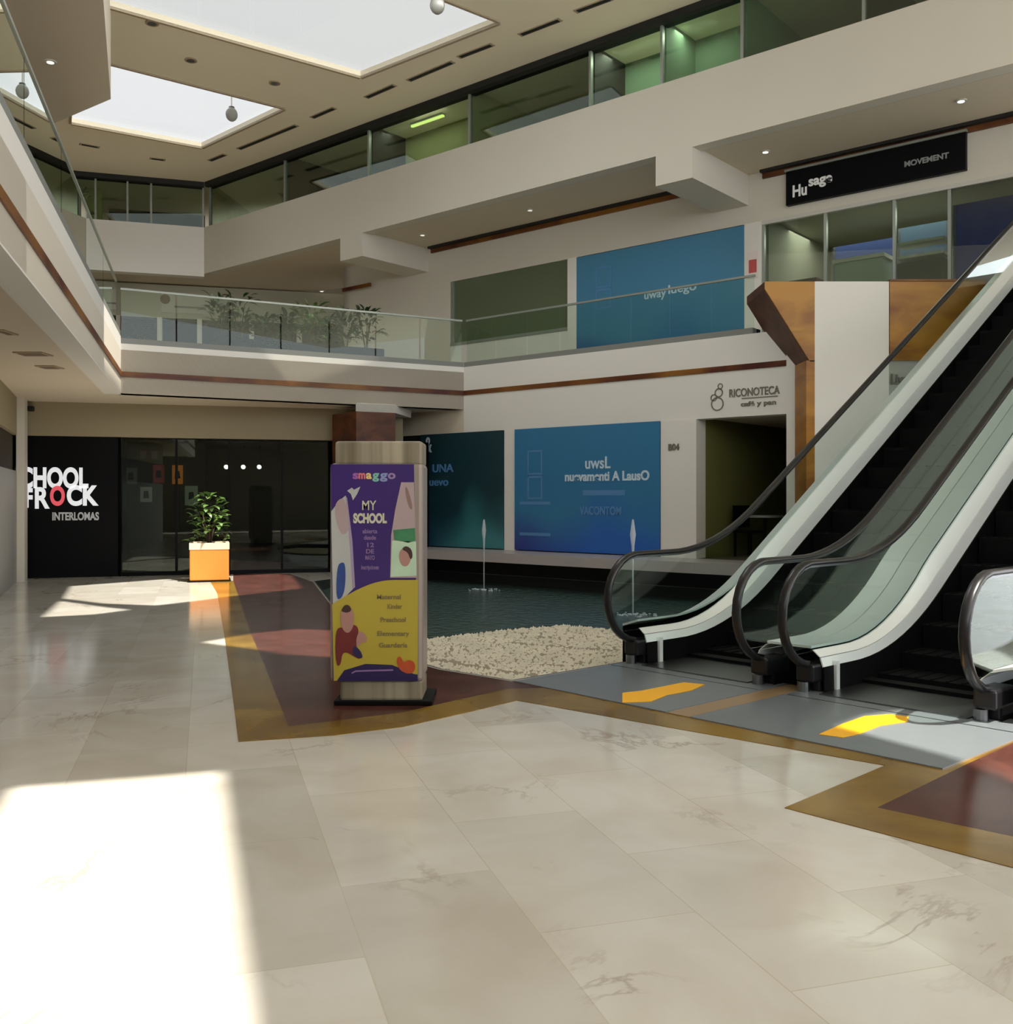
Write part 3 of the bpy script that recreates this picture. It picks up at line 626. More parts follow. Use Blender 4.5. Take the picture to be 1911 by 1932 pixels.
for u_, z, m_, lb in ((.35, 2.1, rgb(80, 50, 30), 'small brown picture on the café back wall, left one'), (.9, 2.05, rgb(96, 84, 60), 'wider brown picture on the café back wall')):
    fr = frame_at(D0+U*u_+N*4.98, U, z, -N); t = thing('picture', fr[0], lb, 'picture', 'café pictures')
    b = MB(); b.flat([(0, 0), (.5, 0), (.5, .5), (0, .5)], fr, 0, .03); b.build('frame', M_black, t); b = MB(); b.flat([(.05, .05), (.45, .05), (.45, .45), (.05, .45)], fr, .03, .035); b.build('canvas', mat('canvas%d' % int(u_*100), m_, .7), t)

# ---------------------------------------------------------------- right wing: white column, wood panels
YW = 15.3
def WX(px): return (px-CX)/F*YW
def WZ(py): return EYE+(HY-py)/F*YW
b = MB(); b.box(((WX(1537)+WX(1677))/2, YW+.6, WZ(531)/2), (WX(1677)-WX(1537), 1.2, WZ(531))); struct(b.build('wall_right', M_white))
b = MB(); b.box((WX(1677)+5, YW+.25, WZ(680)/2), (10, .4, WZ(680))); struct(b.build('wall_right', M_grey))
t = thing('wood_parapet', (WX(1677)+.1, YW, WZ(680)), 'amber wood parapet panel right of the white column, behind the escalators', 'parapet')
b = MB(); b.box(((WX(1677)+7.45)/2, YW+.2, (WZ(531)+WZ(680))/2), (7.45-WX(1677)-.02, .42, WZ(531)-WZ(680))); b.build('panelling', M_wood, t)
b = MB(); b.box(((WX(1677)+7.45)/2, YW+.2, WZ(531)+.015), (7.45-WX(1677)-.02, .46, .03)); b.build('coping', M_woodline, t)
# wedge bracket
fr = (Vector((0, YW, 0)), Vector((1, 0, 0)), Z3, Vector((0, 1, 0)))
t = thing('wood_bracket', (WX(1530), YW, WZ(680)), 'tapering amber wood bracket on the left of the white column', 'bracket')
b = MB(); b.flat([(WX(1443), WZ(545)), (WX(1443), WZ(531)), (WX(1537), WZ(531)), (WX(1537), WZ(682)), (WX(1528), WZ(682))], fr, 0, .04); b.build('front_panel', M_wood, t)
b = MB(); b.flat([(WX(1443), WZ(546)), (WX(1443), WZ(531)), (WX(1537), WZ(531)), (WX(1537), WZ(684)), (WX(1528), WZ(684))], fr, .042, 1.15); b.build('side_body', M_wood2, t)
b = MB(); b.box(((WX(1521)+WX(1537))/2, YW+.3, WZ(680)/2), (WX(1537)-WX(1521), .6, WZ(680))); tag(b.build('wood_post', M_wood), 'narrow amber wood strip running down beside the white column', 'post')
fr = (Vector((0, YW, 0)), Vector((1, 0, 0)), Z3, Vector((0, -1, 0)))
t = text('wall_lettering', 'Liver', fr, WX(1702), WZ(724), .22, mat('grey_print', None) if 'grey_print' in MATS else M_sg, None, bold=.008, width=.33, depth=-.0); t.location.y = YW+.04; tag(t, 'grey lettering on the pale wall below the wood parapet, behind the escalator', 'sign')

# ---------------------------------------------------------------- left and far ground floor
SW0, SW1 = V2((44-CX)/F*19.0, 19.0), V2((655-CX)/F*20.7, 20.7); SD = (SW1-SW0).normalized(); SN = V2(-SD.y, SD.x)
def SWp(px):
    r = V2((px-CX)/F, 1); return r*(SN.dot(SW0)/SN.dot(r))
b = MB(); b.line(SW0-SD*1, SWp(760), 2.76, 3.46, 0, .3, SN); struct(b.build('wall_far', M_lintel))
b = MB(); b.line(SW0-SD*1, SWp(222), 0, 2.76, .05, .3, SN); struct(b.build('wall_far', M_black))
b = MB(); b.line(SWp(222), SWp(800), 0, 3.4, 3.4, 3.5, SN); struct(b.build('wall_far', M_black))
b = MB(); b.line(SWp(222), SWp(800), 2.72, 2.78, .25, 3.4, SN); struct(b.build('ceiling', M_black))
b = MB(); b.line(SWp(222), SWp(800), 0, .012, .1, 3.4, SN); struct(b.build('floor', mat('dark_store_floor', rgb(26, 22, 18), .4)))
for px in (800, 218):
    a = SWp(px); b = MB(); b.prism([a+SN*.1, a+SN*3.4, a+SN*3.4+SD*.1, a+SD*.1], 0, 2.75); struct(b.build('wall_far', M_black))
gl = ['left one', 'second from the left', 'middle one', 'right one beside the totem']
for i, (a, c) in enumerate(((222, 330), (330, 430), (430, 530), (530, 640))):
    tt = pane('storefront_window', SWp(a), SWp(c), .02, 2.74, SN, .12, M_glassd, 'music school windows', mm=M_black, label='dark glass front of the music school, '+gl[i])
    b = MB(); b.line(SWp(a), SWp(c), .0, .08, .08, .18, SN); b.build('bottom_rail', M_black, tt)
# sign of the music school
fr = frame_at(SWp(20)+SN*.03, SD, 0, -SN)
def su(px): return (SWp(px)-SWp(20)).dot(SD)
def sz(px, py): return EYE+(HY-py)/F*SWp(px).y
t = thing('music_school_sign', v3(SWp(90), 1.6), 'lit white lettering of the music school on black wall, with one red letter', 'sign')
text('lettering', 'SCHOOL', fr, (su(18)+su(166))/2, sz(90, 919), .53, M_white_em, t, bold=.022, width=su(166)-su(18), depth=.0)
text('lettering', 'OF', fr, su(42), sz(45, 956), .50, M_white_em, t, bold=.02, width=su(62)-su(24), depth=.0)
text('lettering', 'R', fr, su(77), sz(78, 958), .56, M_white_em, t, bold=.018, width=su(92)-su(64), depth=.0)
text('red_letter', 'O', fr, su(108), sz(108, 952), .50, mat('red_letter', rgb(215, 84, 96), .5, emit=.5), t, bold=.02, width=su(122)-su(94), depth=.004)
text('lettering', 'CK', fr, (su(124)+su(183))/2, sz(150, 952), .52, M_white_em, t, bold=.022, width=su(183)-su(123), depth=.0)
text('small_lettering', 'INTERLOMAS', fr, (su(97)+su(187))/2, sz(140, 981), .21, mat('grey_lit_letters', rgb(160, 160, 160), .5, emit=.3), t, bold=.007, width=su(186)-su(98), depth=.0)
# wall posters inside the music school
fr = frame_at(SWp(20)+SN*1.2, SD, 0, -SN)
def pu(px):
    r = V2((px-CX)/F, 1); q = r*((SN.dot(SW0)+1.2)/SN.dot(r)); return (q-SWp(20)).dot(SD), q.y
b = MB(); b.line(SWp(226)+SN*1.22, SWp(384)+SN*1.22, 0, 2.72, 0, .1, SN); struct(b.build('wall_far', M_black))
for x0, y0, x1, y1, col, lb in ((286, 874, 313, 914, rgb(110, 26, 38), 'dark red framed poster inside the music school'), (322, 875, 348, 916, rgb(214, 118, 30), 'orange framed poster inside the music school'), (262, 916, 290, 950, rgb(110, 110, 108), 'grey framed poster below the dark red one'), (346, 914, 376, 956, rgb(110, 116, 108), 'pale framed poster behind the potted plant'), (232, 880, 262, 916, rgb(58, 54, 50), 'dim brown framed poster at the left of the music school window'), (262, 848, 300, 868, rgb(50, 30, 30), 'dim wide framed poster above the red one')):
    u0, yy = pu(x0); u1, _ = pu(x1); z0 = EYE+(HY-y1)/F*yy; z1 = EYE+(HY-y0)/F*yy
    t = thing('framed_poster', fr[0]+fr[1]*u0+Z3*z0, lb, 'poster', 'framed posters in the music school')
    b = MB(); b.flat([(u0, z0), (u1, z0), (u1, z1), (u0, z1)], fr, 0, .02); b.build('frame', M_black, t)
    b = MB(); e = .03; b.flat([(u0+e, z0+e), (u1-e, z0+e), (u1-e, z1-e), (u0+e, z1-e)], fr, .021, .026); b.build('print', mat('pr%d%d' % (x0, y0), col, .6, emit=.12), t)
    b = MB(); cu_, cz_ = (u0+u1)/2, (z0+z1)/2; b.flat([(cu_-.06, cz_-.08), (cu_+.06, cz_-.08), (cu_+.04, cz_+.08), (cu_-.05, cz_+.07)], fr, .027, .03); b.build('motif', M_black, t)
for px, lb in ((428, 'left of three small bright spotlights in the music school'), (460, 'middle of three small bright spotlights in the music school'), (490, 'right of three small bright spotlights in the music school')):
    r = V2((px-CX)/F, 1); q = r*((SN.dot(SW0)+1.6)/SN.dot(r)); z = EYE+(HY-880)/F*q.y
    t = thing('track_spotlight', v3(q, z), lb, 'spotlight', 'spotlights in the music school')
    b = MB(); b.tube([(q.x, q.y+.08, z+.04), (q.x, q.y-.04, z-.01)], .06, 12); b.build('head', M_black, t)
    b = MB(); b.tube([(q.x, q.y-.045, z-.012), (q.x, q.y-.055, z-.016)], .05, 12); b.build('lens', mat('track_lens', (1, .97, .9, 1), .3, emit=2.5), t)
    b = MB(); b.tube([(q.x, q.y+.03, z+.03), (q.x, q.y+.03, 2.72)], .012, 6); b.build('stem', M_black, t)
# left wall towards camera
LW = SW0; LWD = (P(0, 1132)-SW0).normalized(); LWN = V2(-LWD.y, LWD.x)
if LWN.x > 0: LWN = -LWN
b = MB(); b.line(LW, LW+LWD*16, 0, 2.05, .05, .3, LWN); struct(b.build('wall_left', mat('grey_cladding', rgb(150, 150, 148), .5)))
b = MB(); b.line(LW, LW+LWD*16, 2.05, 2.72, .12, .35, LWN); struct(b.build('wall_left', mat('dark_band', rgb(52, 44, 34), .6)))
b = MB(); b.line(LW, LW+LWD*16, 2.72, 3.44, .05, .3, LWN); struct(b.build('wall_left', M_lintel))
b = MB(); b.line(LW+LWD*.1, LW+LWD*.8, 0, 3.44, -.08, .06, LWN); struct(b.build('wall_left', M_wall))
b = MB(); b.box((SWp(63).x, SWp(63).y-.1, 3.27), (.10, .12, .10)); tag(b.build('wall_camera', M_dark, bevel=.02), 'small dark fitting high on the beige wall at far left', 'fitting')
for (x0, y0, x1, y1, lb) in ((35, 664, 90, 670, 'longer grille in the left soffit'), (75, 690, 112, 694, 'shorter grille in the left soffit'), (0, 622, 22, 630, 'small fitting in the left soffit at the picture edge')):
    a, c = P(x0, (y0+y1)/2, 3.42), P(x1, (y0+y1)/2, 3.42); d = (c-a).normalized(); t = thing('soffit_grille', v3((a+c)/2, 3.42), lb, 'air vent', 'grilles in the left soffit')
    b = MB(); b.line(a, c, 3.405, 3.43, -.16, .16, V2(-d.y, d.x)); b.build('grille_frame', M_rim, t)
    b = MB(); b.line(a+d*.04, c-d*.04, 3.40, 3.41, -.10, .10, V2(-d.y, d.x)); b.build('slots', mat('grille_dark', rgb(120, 100, 78), .7), t)
# brick-like column behind the totem
cc = P(686, 1100); cd = V2((672-CX)/F, 1)*19.6
ca, cb, cc2 = V2((627-CX)/F*20.3, 20.3), V2((672-CX)/F*19.5, 19.5), V2((746-CX)/F*19.9, 19.9); cd2 = ca+cc2-cb
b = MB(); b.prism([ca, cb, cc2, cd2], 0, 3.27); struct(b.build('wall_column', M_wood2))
b = MB(); b.prism([cb+(ca-cb)*.02, cb, cc2, cc2+(ca-cb)*.02], 3.27, 3.43); b.prism([cb, cc2, cc2+V2(.2, 1.2), cb+V2(.2, 1.2)], 3.27, 3.44); struct(b.build('trim_19', M_white))

# ---------------------------------------------------------------- far gallery on level 1
GB = 29.2
g0, g1 = V2(-14, GB-1.9), V2(-3.2, GB+1.0); gd = (g1-g0).normalized(); gn = V2(-gd.y, gd.x)
def gp(px):
    r = V2((px-CX)/F, 1); return r*(gn.dot(g0)/gn.dot(r))
b = MB(); b.line(gp(100), gp(700), 6.75, 7.7, 0, .2, gn); struct(b.build('wall_far', mat('grey_green_band', rgb(168, 166, 146), .7)))
b = MB(); b.line(gp(100), gp(700), 6.7, 6.76, .1, .7, gn); struct(b.build('ceiling', M_dark))
b = MB(); b.line(gp(100), gp(760), 4.2, 6.75, .6, .7, gn); struct(b.build('wall_far', M_dark))
for px in (218, 297, 372, 470, 560):
    b = MB(); b.line(gp(px), gp(px+9), 4.2, 6.75, -.1, .2, gn); struct(b.build('trim_20', M_wall))
fr = frame_at(gp(305)-gn*.02, gd, 0, -gn)
t = thing('far_shop_sign', v3(gp(305), 6.9), 'pale far shop sign with a round brown emblem behind the left of the plants', 'sign')
wv = (gp(395)-gp(305)).length
b = MB(); b.flat([(0, 6.9), (wv, 6.9), (wv, 7.5), (0, 7.5)], fr, 0, .03); b.build('board', mat('sign_board', rgb(178, 176, 160), .6), t)
b = MB(); b.flat([(.1+.14*math.cos(k), 7.28+.14*math.sin(k)) for k in [i*.5236 for i in range(12)]], fr, .03, .04); b.build('emblem', mat('brown_emblem', rgb(96, 72, 36), .6), t)
b = MB(); b.flat([(.35, 7.05), (wv-.1, 7.05), (wv-.1, 7.10), (.35, 7.10)], fr, .03, .04); b.build('lettering', M_sg, t)

# ---------------------------------------------------------------- glass balustrades on level 1
def balustrade(a, c, z0, z1, nrm, n, label, inset=.08, posts=False, m=None):
    a, c = V2(*a), V2(*c); d = (c-a).normalized(); Lg = (c-a).length
    t = thing('glass_balustrade', v3(a, z0), label, 'balustrade', 'glass balustrades on the middle floor')
    for i in range(n):
        p, q = a+d*(Lg*i/n+.015), a+d*(Lg*(i+1)/n-.015); b = MB(); b.line(p, q, z0-.1, z1, inset, inset+.015, nrm); b.build('glass_panel', m or M_glassL, t)
    b = MB(); b.line(a, c, z1, z1+.035, inset-.015, inset+.03, nrm); b.build('top_rail', M_mull, t)
    b = MB(); b.line(a, c, z0, z0+.10, inset-.075, inset+.06, nrm); b.build('base_channel', mat('grey_channel', rgb(128, 130, 126), .5), t)
    return t
balustrade(L, K, 4.31, 5.28, LKN2, 7, 'glass balustrade in front of the gallery plants')
balustrade(K, onP(1420), 4.31, 5.28, N, 8, 'glass balustrade below the upper blue poster')
M_lglass = glass('left_gallery_glass', (.62, .72, .64), 2.2)
balustrade(CNEAR, L, 4.43, 5.40, CDN, 10, 'tall glass balustrade running towards the viewer on the left gallery', m=M_lglass)

# plants on the far gallery ------------------------------------------------
def leaf_mesh(b, base, tip, w_, bend=.15):
    base, tip = Vector(base), Vector(tip); d = tip-base; side = d.cross(Vector((R.uniform(-.3, .3), R.uniform(-.3, .3), 1))).normalized()*w_*.5; up = side.cross(d).normalized()*d.length*bend
    pts = [base, base+d*.35+side+up, base+d*.35-side+up, base+d*.7+side*.8+up, base+d*.7-side*.8+up, tip]
    v = [b.bm.verts.new(p) for p in pts]
    for f in ((0, 1, 2), (1, 3, 4, 2), (3, 5, 4)): b.bm.faces.new([v[i] for i in f])
def bush(p, z, h, r, n, m, name, label, cat='plant', group=None, leafw=.07, leafl=.22):
    t = thing(name, v3(p, z), label, cat, group)
    b = MB()
    for k in range(4):
        a = R.uniform(0, 6.28); b.tube([(p[0], p[1], z), (p[0]+math.cos(a)*r*.25, p[1]+math.sin(a)*r*.25, z+h*.45), (p[0]+math.cos(a)*r*.5, p[1]+math.sin(a)*r*.5, z+h*.8)], [.016, .012, .006], 5)
    b.build('stem', M_trunk, t)
    b = MB()
    for k in range(n):
        a = R.uniform(0, 6.28); q = R.random()**.6; zz = z+h*(.28+.72*R.random()); rr = r*q*(1-.35*((zz-z)/h))
        c = Vector((p[0]+math.cos(a)*rr, p[1]+math.sin(a)*rr, zz)); dv = Vector((math.cos(a)*.8+R.uniform(-.5, .5), math.sin(a)*.8+R.uniform(-.5, .5), R.uniform(-.3, .8))).normalized()*leafl*R.uniform(.7, 1.3)
        leaf_mesh(b, c, c+dv, leafw*R.uniform(.7, 1.3))
    b.build('foliage', m, t); return t
def LKp(px):
    r = V2((px-CX)/F, 1); off = .45; return r*((LKN2.dot(L)+off)/LKN2.dot(r))
pl = [(418, .95, .34, 'leftmost gallery shrub, tall and dark behind the glass'), (455, 1.0, .40, 'second gallery shrub from the left, broad and dark'), (500, .62, .3, 'low gallery shrub left of the middle'), (548, .68, .30, 'thin gallery shrub in the middle of the row'), (586, .95, .42, 'bright green palm-like gallery shrub'), (622, .72, .3, 'low gallery shrub right of the bright green one'), (655, .85, .34, 'gallery shrub second from the right'), (694, 1.0, .36, 'rightmost gallery shrub against the beige wall')]
for px, h, r, lb in pl:
    p = LKp(px)+LKN2*.1; bush(p, 4.5, h*.95, r*.85, 95, M_leaf if px in (586,) else M_leafd, 'gallery_shrub', lb, group='shrubs on the far gallery')
b = MB(); b.line(LKp(405), LKp(722), 4.21, 4.62, -.10, .30, LKN2); tag(b.build('planter_trough', M_black, bevel=.01), 'long black planter trough under the gallery shrubs', 'planter')
for px, y0, lb in ((160, 380, 'dark green plant on the top floor at left, right one'), (120, 380, 'dark green plant on the top floor at left, left one')):
    p = FC+FD*(3.3 if px == 160 else 4.1)+FN*.9; bush(p, 8.87, 1.15, .32, 130, M_leafd, 'potted_shrub', lb, group='top floor plants')

# ---------------------------------------------------------------- pot plant on the floor
AX = V2(CD.y, -CD.x)
pp = P(395, 1098); pw = .70*.5; t = thing('potted_plant', v3(pp), 'leafy plant in a square orange wooden pot standing in the sun patch', 'plant')
b = MB(); hz = .70; a_ = .10
b.prism([pp+AX*(x*pw*1.0)+CD*(y*pw*1.0+pw) for x, y in ((-1, -1), (1, -1), (1, 1), (-1, 1))], .02, hz, [[pp+AX*(x*pw*.86)+CD*(y*pw*.86+pw) for x, y in ((-1, -1), (1, -1), (1, 1), (-1, 1))]]); po = b.build('pot', M_orange, t, bevel=.02)
b = MB(); b.prism([pp+AX*(x*pw*.86)+CD*(y*pw*.86+pw) for x, y in ((-1, -1), (1, -1), (1, 1), (-1, 1))], .04, hz-.08); b.build('soil', M_soil, t)
b = MB(); b.prism([pp+AX*(x*pw*1.02)+CD*(y*pw*1.02+pw) for x, y in ((-1, -1), (1, -1), (1, 1), (-1, 1))], hz-.10, hz+.02, [[pp+AX*(x*pw*.84)+CD*(y*pw*.84+pw) for x, y in ((-1, -1), (1, -1), (1, 1), (-1, 1))]]); b.build('rim', M_pale, t)
b = MB(); b.prism([pp+AX*(x*pw*1.1)+CD*(y*pw*1.1+pw) for x, y in ((-1, -1), (1, -1), (1, 1), (-1, 1))], .004, .02); b.build('base_tray', M_black, t)
pc = pp+CD*pw
b = MB()
for k in range(5):
    a = k*1.26; b.tube([(pc.x, pc.y, .6), (pc.x+math.cos(a)*.08, pc.y+math.sin(a)*.08, .95), (pc.x+math.cos(a)*.22, pc.y+math.sin(a)*.22, 1.3)], [.018, .014, .007], 6)
b.build('stem', M_trunk, t)
b = MB()
for k in range(150):
    a = R.uniform(0, 6.28); zz = R.uniform(.72, 1.62); rr = .34*R.random()**.5*(1-.5*max(0, (zz-1.2)/.45)); c = Vector((pc.x+math.cos(a)*rr, pc.y+math.sin(a)*rr, zz))
    dv = Vector((math.cos(a)+R.uniform(-.4, .4), math.sin(a)+R.uniform(-.4, .4), R.uniform(-.5, .6))).normalized()*R.uniform(.12, .22); leaf_mesh(b, c, c+dv, R.uniform(.06, .10))
b.build('foliage', M_leaf, t)

# ---------------------------------------------------------------- fountain jets
M_jet = mat('white_water', (.75, .82, .88, 1), .3); M_jet.node_tree.nodes['Principled BSDF'].inputs['Alpha'].default_value = .45
for px, by, ty, lb in ((913, 1113, 980, 'thin fountain jet rising in front of the teal poster'), (1194, 1160, 980, 'thin fountain jet seen beside the escalator newel')):
    p = P(px, by, -.17); zt = EYE+(HY-ty)/F*p.y
    t = thing('fountain_jet', v3(p, -.17), lb, 'fountain', 'fountain jets')
    b = MB(); b.tube([(p.x, p.y, -.17), (p.x, p.y, zt*.5), (p.x, p.y, zt*.68), (p.x, p.y, zt*.82), (p.x, p.y, zt)], [.010, .012, .022, .045, .012], 8); b.build('plume', M_jet, t, smooth=True)
    b = MB()
    for k in range(40):
        a = R.uniform(0, 6.28); rr = R.uniform(0, .35); b.ball((p.x+math.cos(a)*rr, p.y+math.sin(a)*rr, -.165), R.uniform(.01, .035), (1, 1, .4), 6)
    b.build('splash', M_jet, t)

# ---------------------------------------------------------------- advertising totem
YK = 7.35
def kx(px): return (px-CX)/F*YK
def kz(py): return EYE+(HY-py)/F*YK
t = thing('advertising_totem', (kx(715), YK+.2, 0), 'freestanding advertising totem with purple and yellow poster beside the pool', 'totem')
M_alu = mat('champagne_aluminium', rgb(150, 138, 130), .35, .3); M_alud = streak('streaky_panel', rgb(160, 150, 130), rgb(96, 88, 68), (5, 1, .1), .4)
def rbox(nm, x0, x1, y0, y1, z0, z1, m, bev=.02):
    b = MB(); b.box(((x0+x1)/2, (y0+y1)/2, (z0+z1)/2), (x1-x0, y1-y0, z1-z0)); return b.build(nm, m, t, bevel=bev)
rbox('body', kx(622), kx(798), YK, YK+.42, kz(1287), kz(874), M_alu, .03)
rbox('header', kx(631), kx(796), YK+.02, YK+.40, kz(878), kz(832), M_alud, .02)
rbox('lower_panel', kx(640), kx(797), YK+.02, YK+.40, .035, kz(1284), M_alud, .02)
rbox('base_plate', kx(630), kx(815), YK-.01, YK+.50, .005, .04, M_black, .005)
frk = (Vector((0, YK, 0)), Vector((1, 0, 0)), Z3, Vector((0, -1, 0)))
POST = None
def smooth2(p, k=2):
    for _ in range(k):
        p = [q for i in range(len(p)) for q in (((p[i][0]*3+p[(i+1) % len(p)][0])/4, (p[i][1]*3+p[(i+1) % len(p)][1])/4), ((p[i][0]+p[(i+1) % len(p)][0]*3)/4, (p[i][1]+p[(i+1) % len(p)][1]*3)/4))]
    return p
def art(nm, pts, m, d): b = MB(); b.flat([(kx(x), kz(y)) for x, y in (smooth2(pts) if ('child' in nm or 'picture' in nm and nm not in ('pale_picture', 'green_picture') or nm in ('dark_motif', 'orange_characters')) else pts)], frk, d, d+.0015); return b.build(nm, m, POST or t)
M_pur = mat('purple_print', rgb(50, 24, 98), .35, noise=.18, nscale=2.2); M_yel = mat('yellow_print', rgb(171, 153, 48), .4, noise=.05); M_pink = mat('pink_print', rgb(164, 144, 144), .4, noise=.08, nscale=6)
M_wp = mat('white_print', rgb(171, 172, 168), .4, noise=.06, nscale=5); M_lila = mat('lilac_print', rgb(152, 136, 160), .4); M_grn = mat('green_print', rgb(56, 120, 80), .4, noise=.4, nscale=14)
M_red = mat('red_print', rgb(104, 27, 27), .5, noise=.3, nscale=9); M_skin = mat('skin_print', rgb(164, 121, 110), .5); M_navyp = mat('navy_print', rgb(33, 20, 73), .4); M_bluep = mat('blue_print', rgb(35, 64, 128), .4, noise=.3, nscale=12)
M_txt = mat('text_print', rgb(120, 104, 60), .5); M_org = mat('orange_print', rgb(180, 73, 32), .5, noise=.3, nscale=20); M_hair = mat('hair_print', rgb(56, 32, 27), .6)
POST = art('poster', [(624, 876), (781, 876), (788, 1284), (628, 1284)], M_pur, .001)
art('white_panel', [(625, 965), (640, 945), (652, 935), (660, 1000), (664, 1060), (667, 1110), (650, 1128), (628, 1140)], M_wp, .003)
art('lilac_edge', [(652, 935), (655, 940), (665, 1020), (670, 1108), (665, 1111), (660, 1030)], M_lila, .004)
art('animal_picture', [(630, 952), (648, 936), (656, 962), (660, 1000), (646, 1012), (636, 990)], M_pink, .005)
art('blue_picture', [(636, 1068), (645, 1060), (652, 1064), (652, 1105), (646, 1128), (634, 1132)], M_bluep, .005)
art('pink_panel', [(757, 910), (781, 910), (786, 1090), (736, 1090), (738, 1010), (746, 960)], M_pink, .003)
art('dark_motif', [(764, 918), (769, 920), (779, 955), (776, 964), (768, 945)], mat('brown_print', rgb(130, 104, 96), .5), .005)
art('green_picture', [(742, 1000), (783, 996), (784, 1020), (770, 1024), (744, 1018)], M_grn, .005)
art('pale_picture', [(740, 1020), (785, 1022), (786, 1086), (737, 1088)], mat('mint_print', rgb(176, 200, 172), .4, noise=.15, nscale=8), .005)
art('face_picture', [(752, 1046), (757, 1036), (766, 1032), (775, 1040), (776, 1056), (768, 1070), (756, 1066)], M_skin, .007)
art('hair_picture', [(757, 1036), (766, 1029), (777, 1036), (779, 1052), (774, 1056), (770, 1042)], M_hair, .008)
yel = [(627, 1140)]+[(627+(789-627)*k/14, 1140-46*math.sin(math.pi*.5*min(1, k/10.0))) for k in range(1, 15)]+[(788, 1272), (700, 1262), (660, 1272), (640, 1284), (630, 1284)]
art('yellow_area', yel, M_yel, .009)
art('purple_foot', [(636, 1284), (650, 1264), (690, 1252), (740, 1254), (788, 1274), (788, 1284)], M_navyp, .011)
art('orange_characters', [(748, 1242), (755, 1236), (762, 1250), (770, 1244), (783, 1248), (784, 1266), (770, 1272), (752, 1262)], M_org, .013)
# painted child
art('child_body', [(634, 1188), (644, 1182), (655, 1188), (668, 1176), (678, 1186), (674, 1205), (672, 1222), (684, 1234), (680, 1244), (668, 1238), (656, 1230), (646, 1232), (644, 1252), (637, 1258), (633, 1236)], M_red, .013)
art('child_head', [(644, 1150), (652, 1141), (662, 1144), (669, 1158), (668, 1180), (660, 1194), (650, 1192), (643, 1176)], M_skin, .015)
art('child_hair', [(644, 1152), (651, 1140), (661, 1142), (664, 1152), (655, 1156), (648, 1154)], M_hair, .016)
art('child_arm', [(678, 1190), (688, 1194), (694, 1204), (690, 1212), (682, 1212), (674, 1222), (672, 1206)], M_skin, .014)
art('child_leg', [(668, 1216), (680, 1226), (686, 1240), (678, 1242), (664, 1232)], M_navyp, .014)
for x0, w_, col in ((665, 12, (150, 90, 160)), (676, 14, (214, 110, 110)), (690, 12, (222, 190, 110)), (702, 14, (120, 176, 160)), (716, 16, (130, 140, 180)), (731, 16, (140, 120, 160))):
    text('logo_letter', 'smaggio'[(x0-665)//11 % 7], frk, kx(x0+w_/2), kz(903), .085, mat('logo_%d' % x0, rgb(*col), .4), POST, bold=.003, width=w_*YK/F*.9, ext=.001, depth=.004)
art('star_bird', [(655, 926), (664, 920), (668, 924), (680, 918), (674, 932), (666, 944), (662, 932)], M_wp, .004)
text('title', 'MY', frk, kx(696), kz(962), .10, mat('cream_print', rgb(190, 186, 164), .4), POST, bold=.001, width=.105, ext=.001, depth=.004)
text('title', 'SCHOOL', frk, kx(698), kz(986), .095, mat('cream_print', None) if 'cream_print' in MATS else M_wp, POST, bold=.005, width=.25, ext=.001, depth=.004)
for y, w_, s_ in ((1006, .11, 'abierta'), (1018, .09, 'desde'), (1032, .05, '12'), (1044, .06, 'DE'), (1056, .07, 'MAYO'), (1074, .13, 'inscripciones')):
    text('small_text', s_, frk, kx(698), kz(y), .045, mat('mauve_print', rgb(132, 104, 150), .4), POST, bold=.001, width=w_, ext=.001, depth=.004)
for x, y, w_, s_ in ((714, 1130, .21, 'Maternal'), (745, 1148, .13, 'Kinder'), (722, 1173, .22, 'Preschool'), (722, 1199, .28, 'Elementary'), (742, 1221, .25, 'Guardería')):
    text('body_text', s_, frk, kx(x+20 if x < 730 else x), kz(y), .05, M_txt, POST, bold=.001, width=w_*.85, ext=.001, depth=.012)
art('foot_text', [(664, 1268), (672, 1264), (742, 1262), (742, 1265), (672, 1267), (664, 1271)], mat('mauve_print', None) if 'mauve_print' in MATS else M_wp, .014)

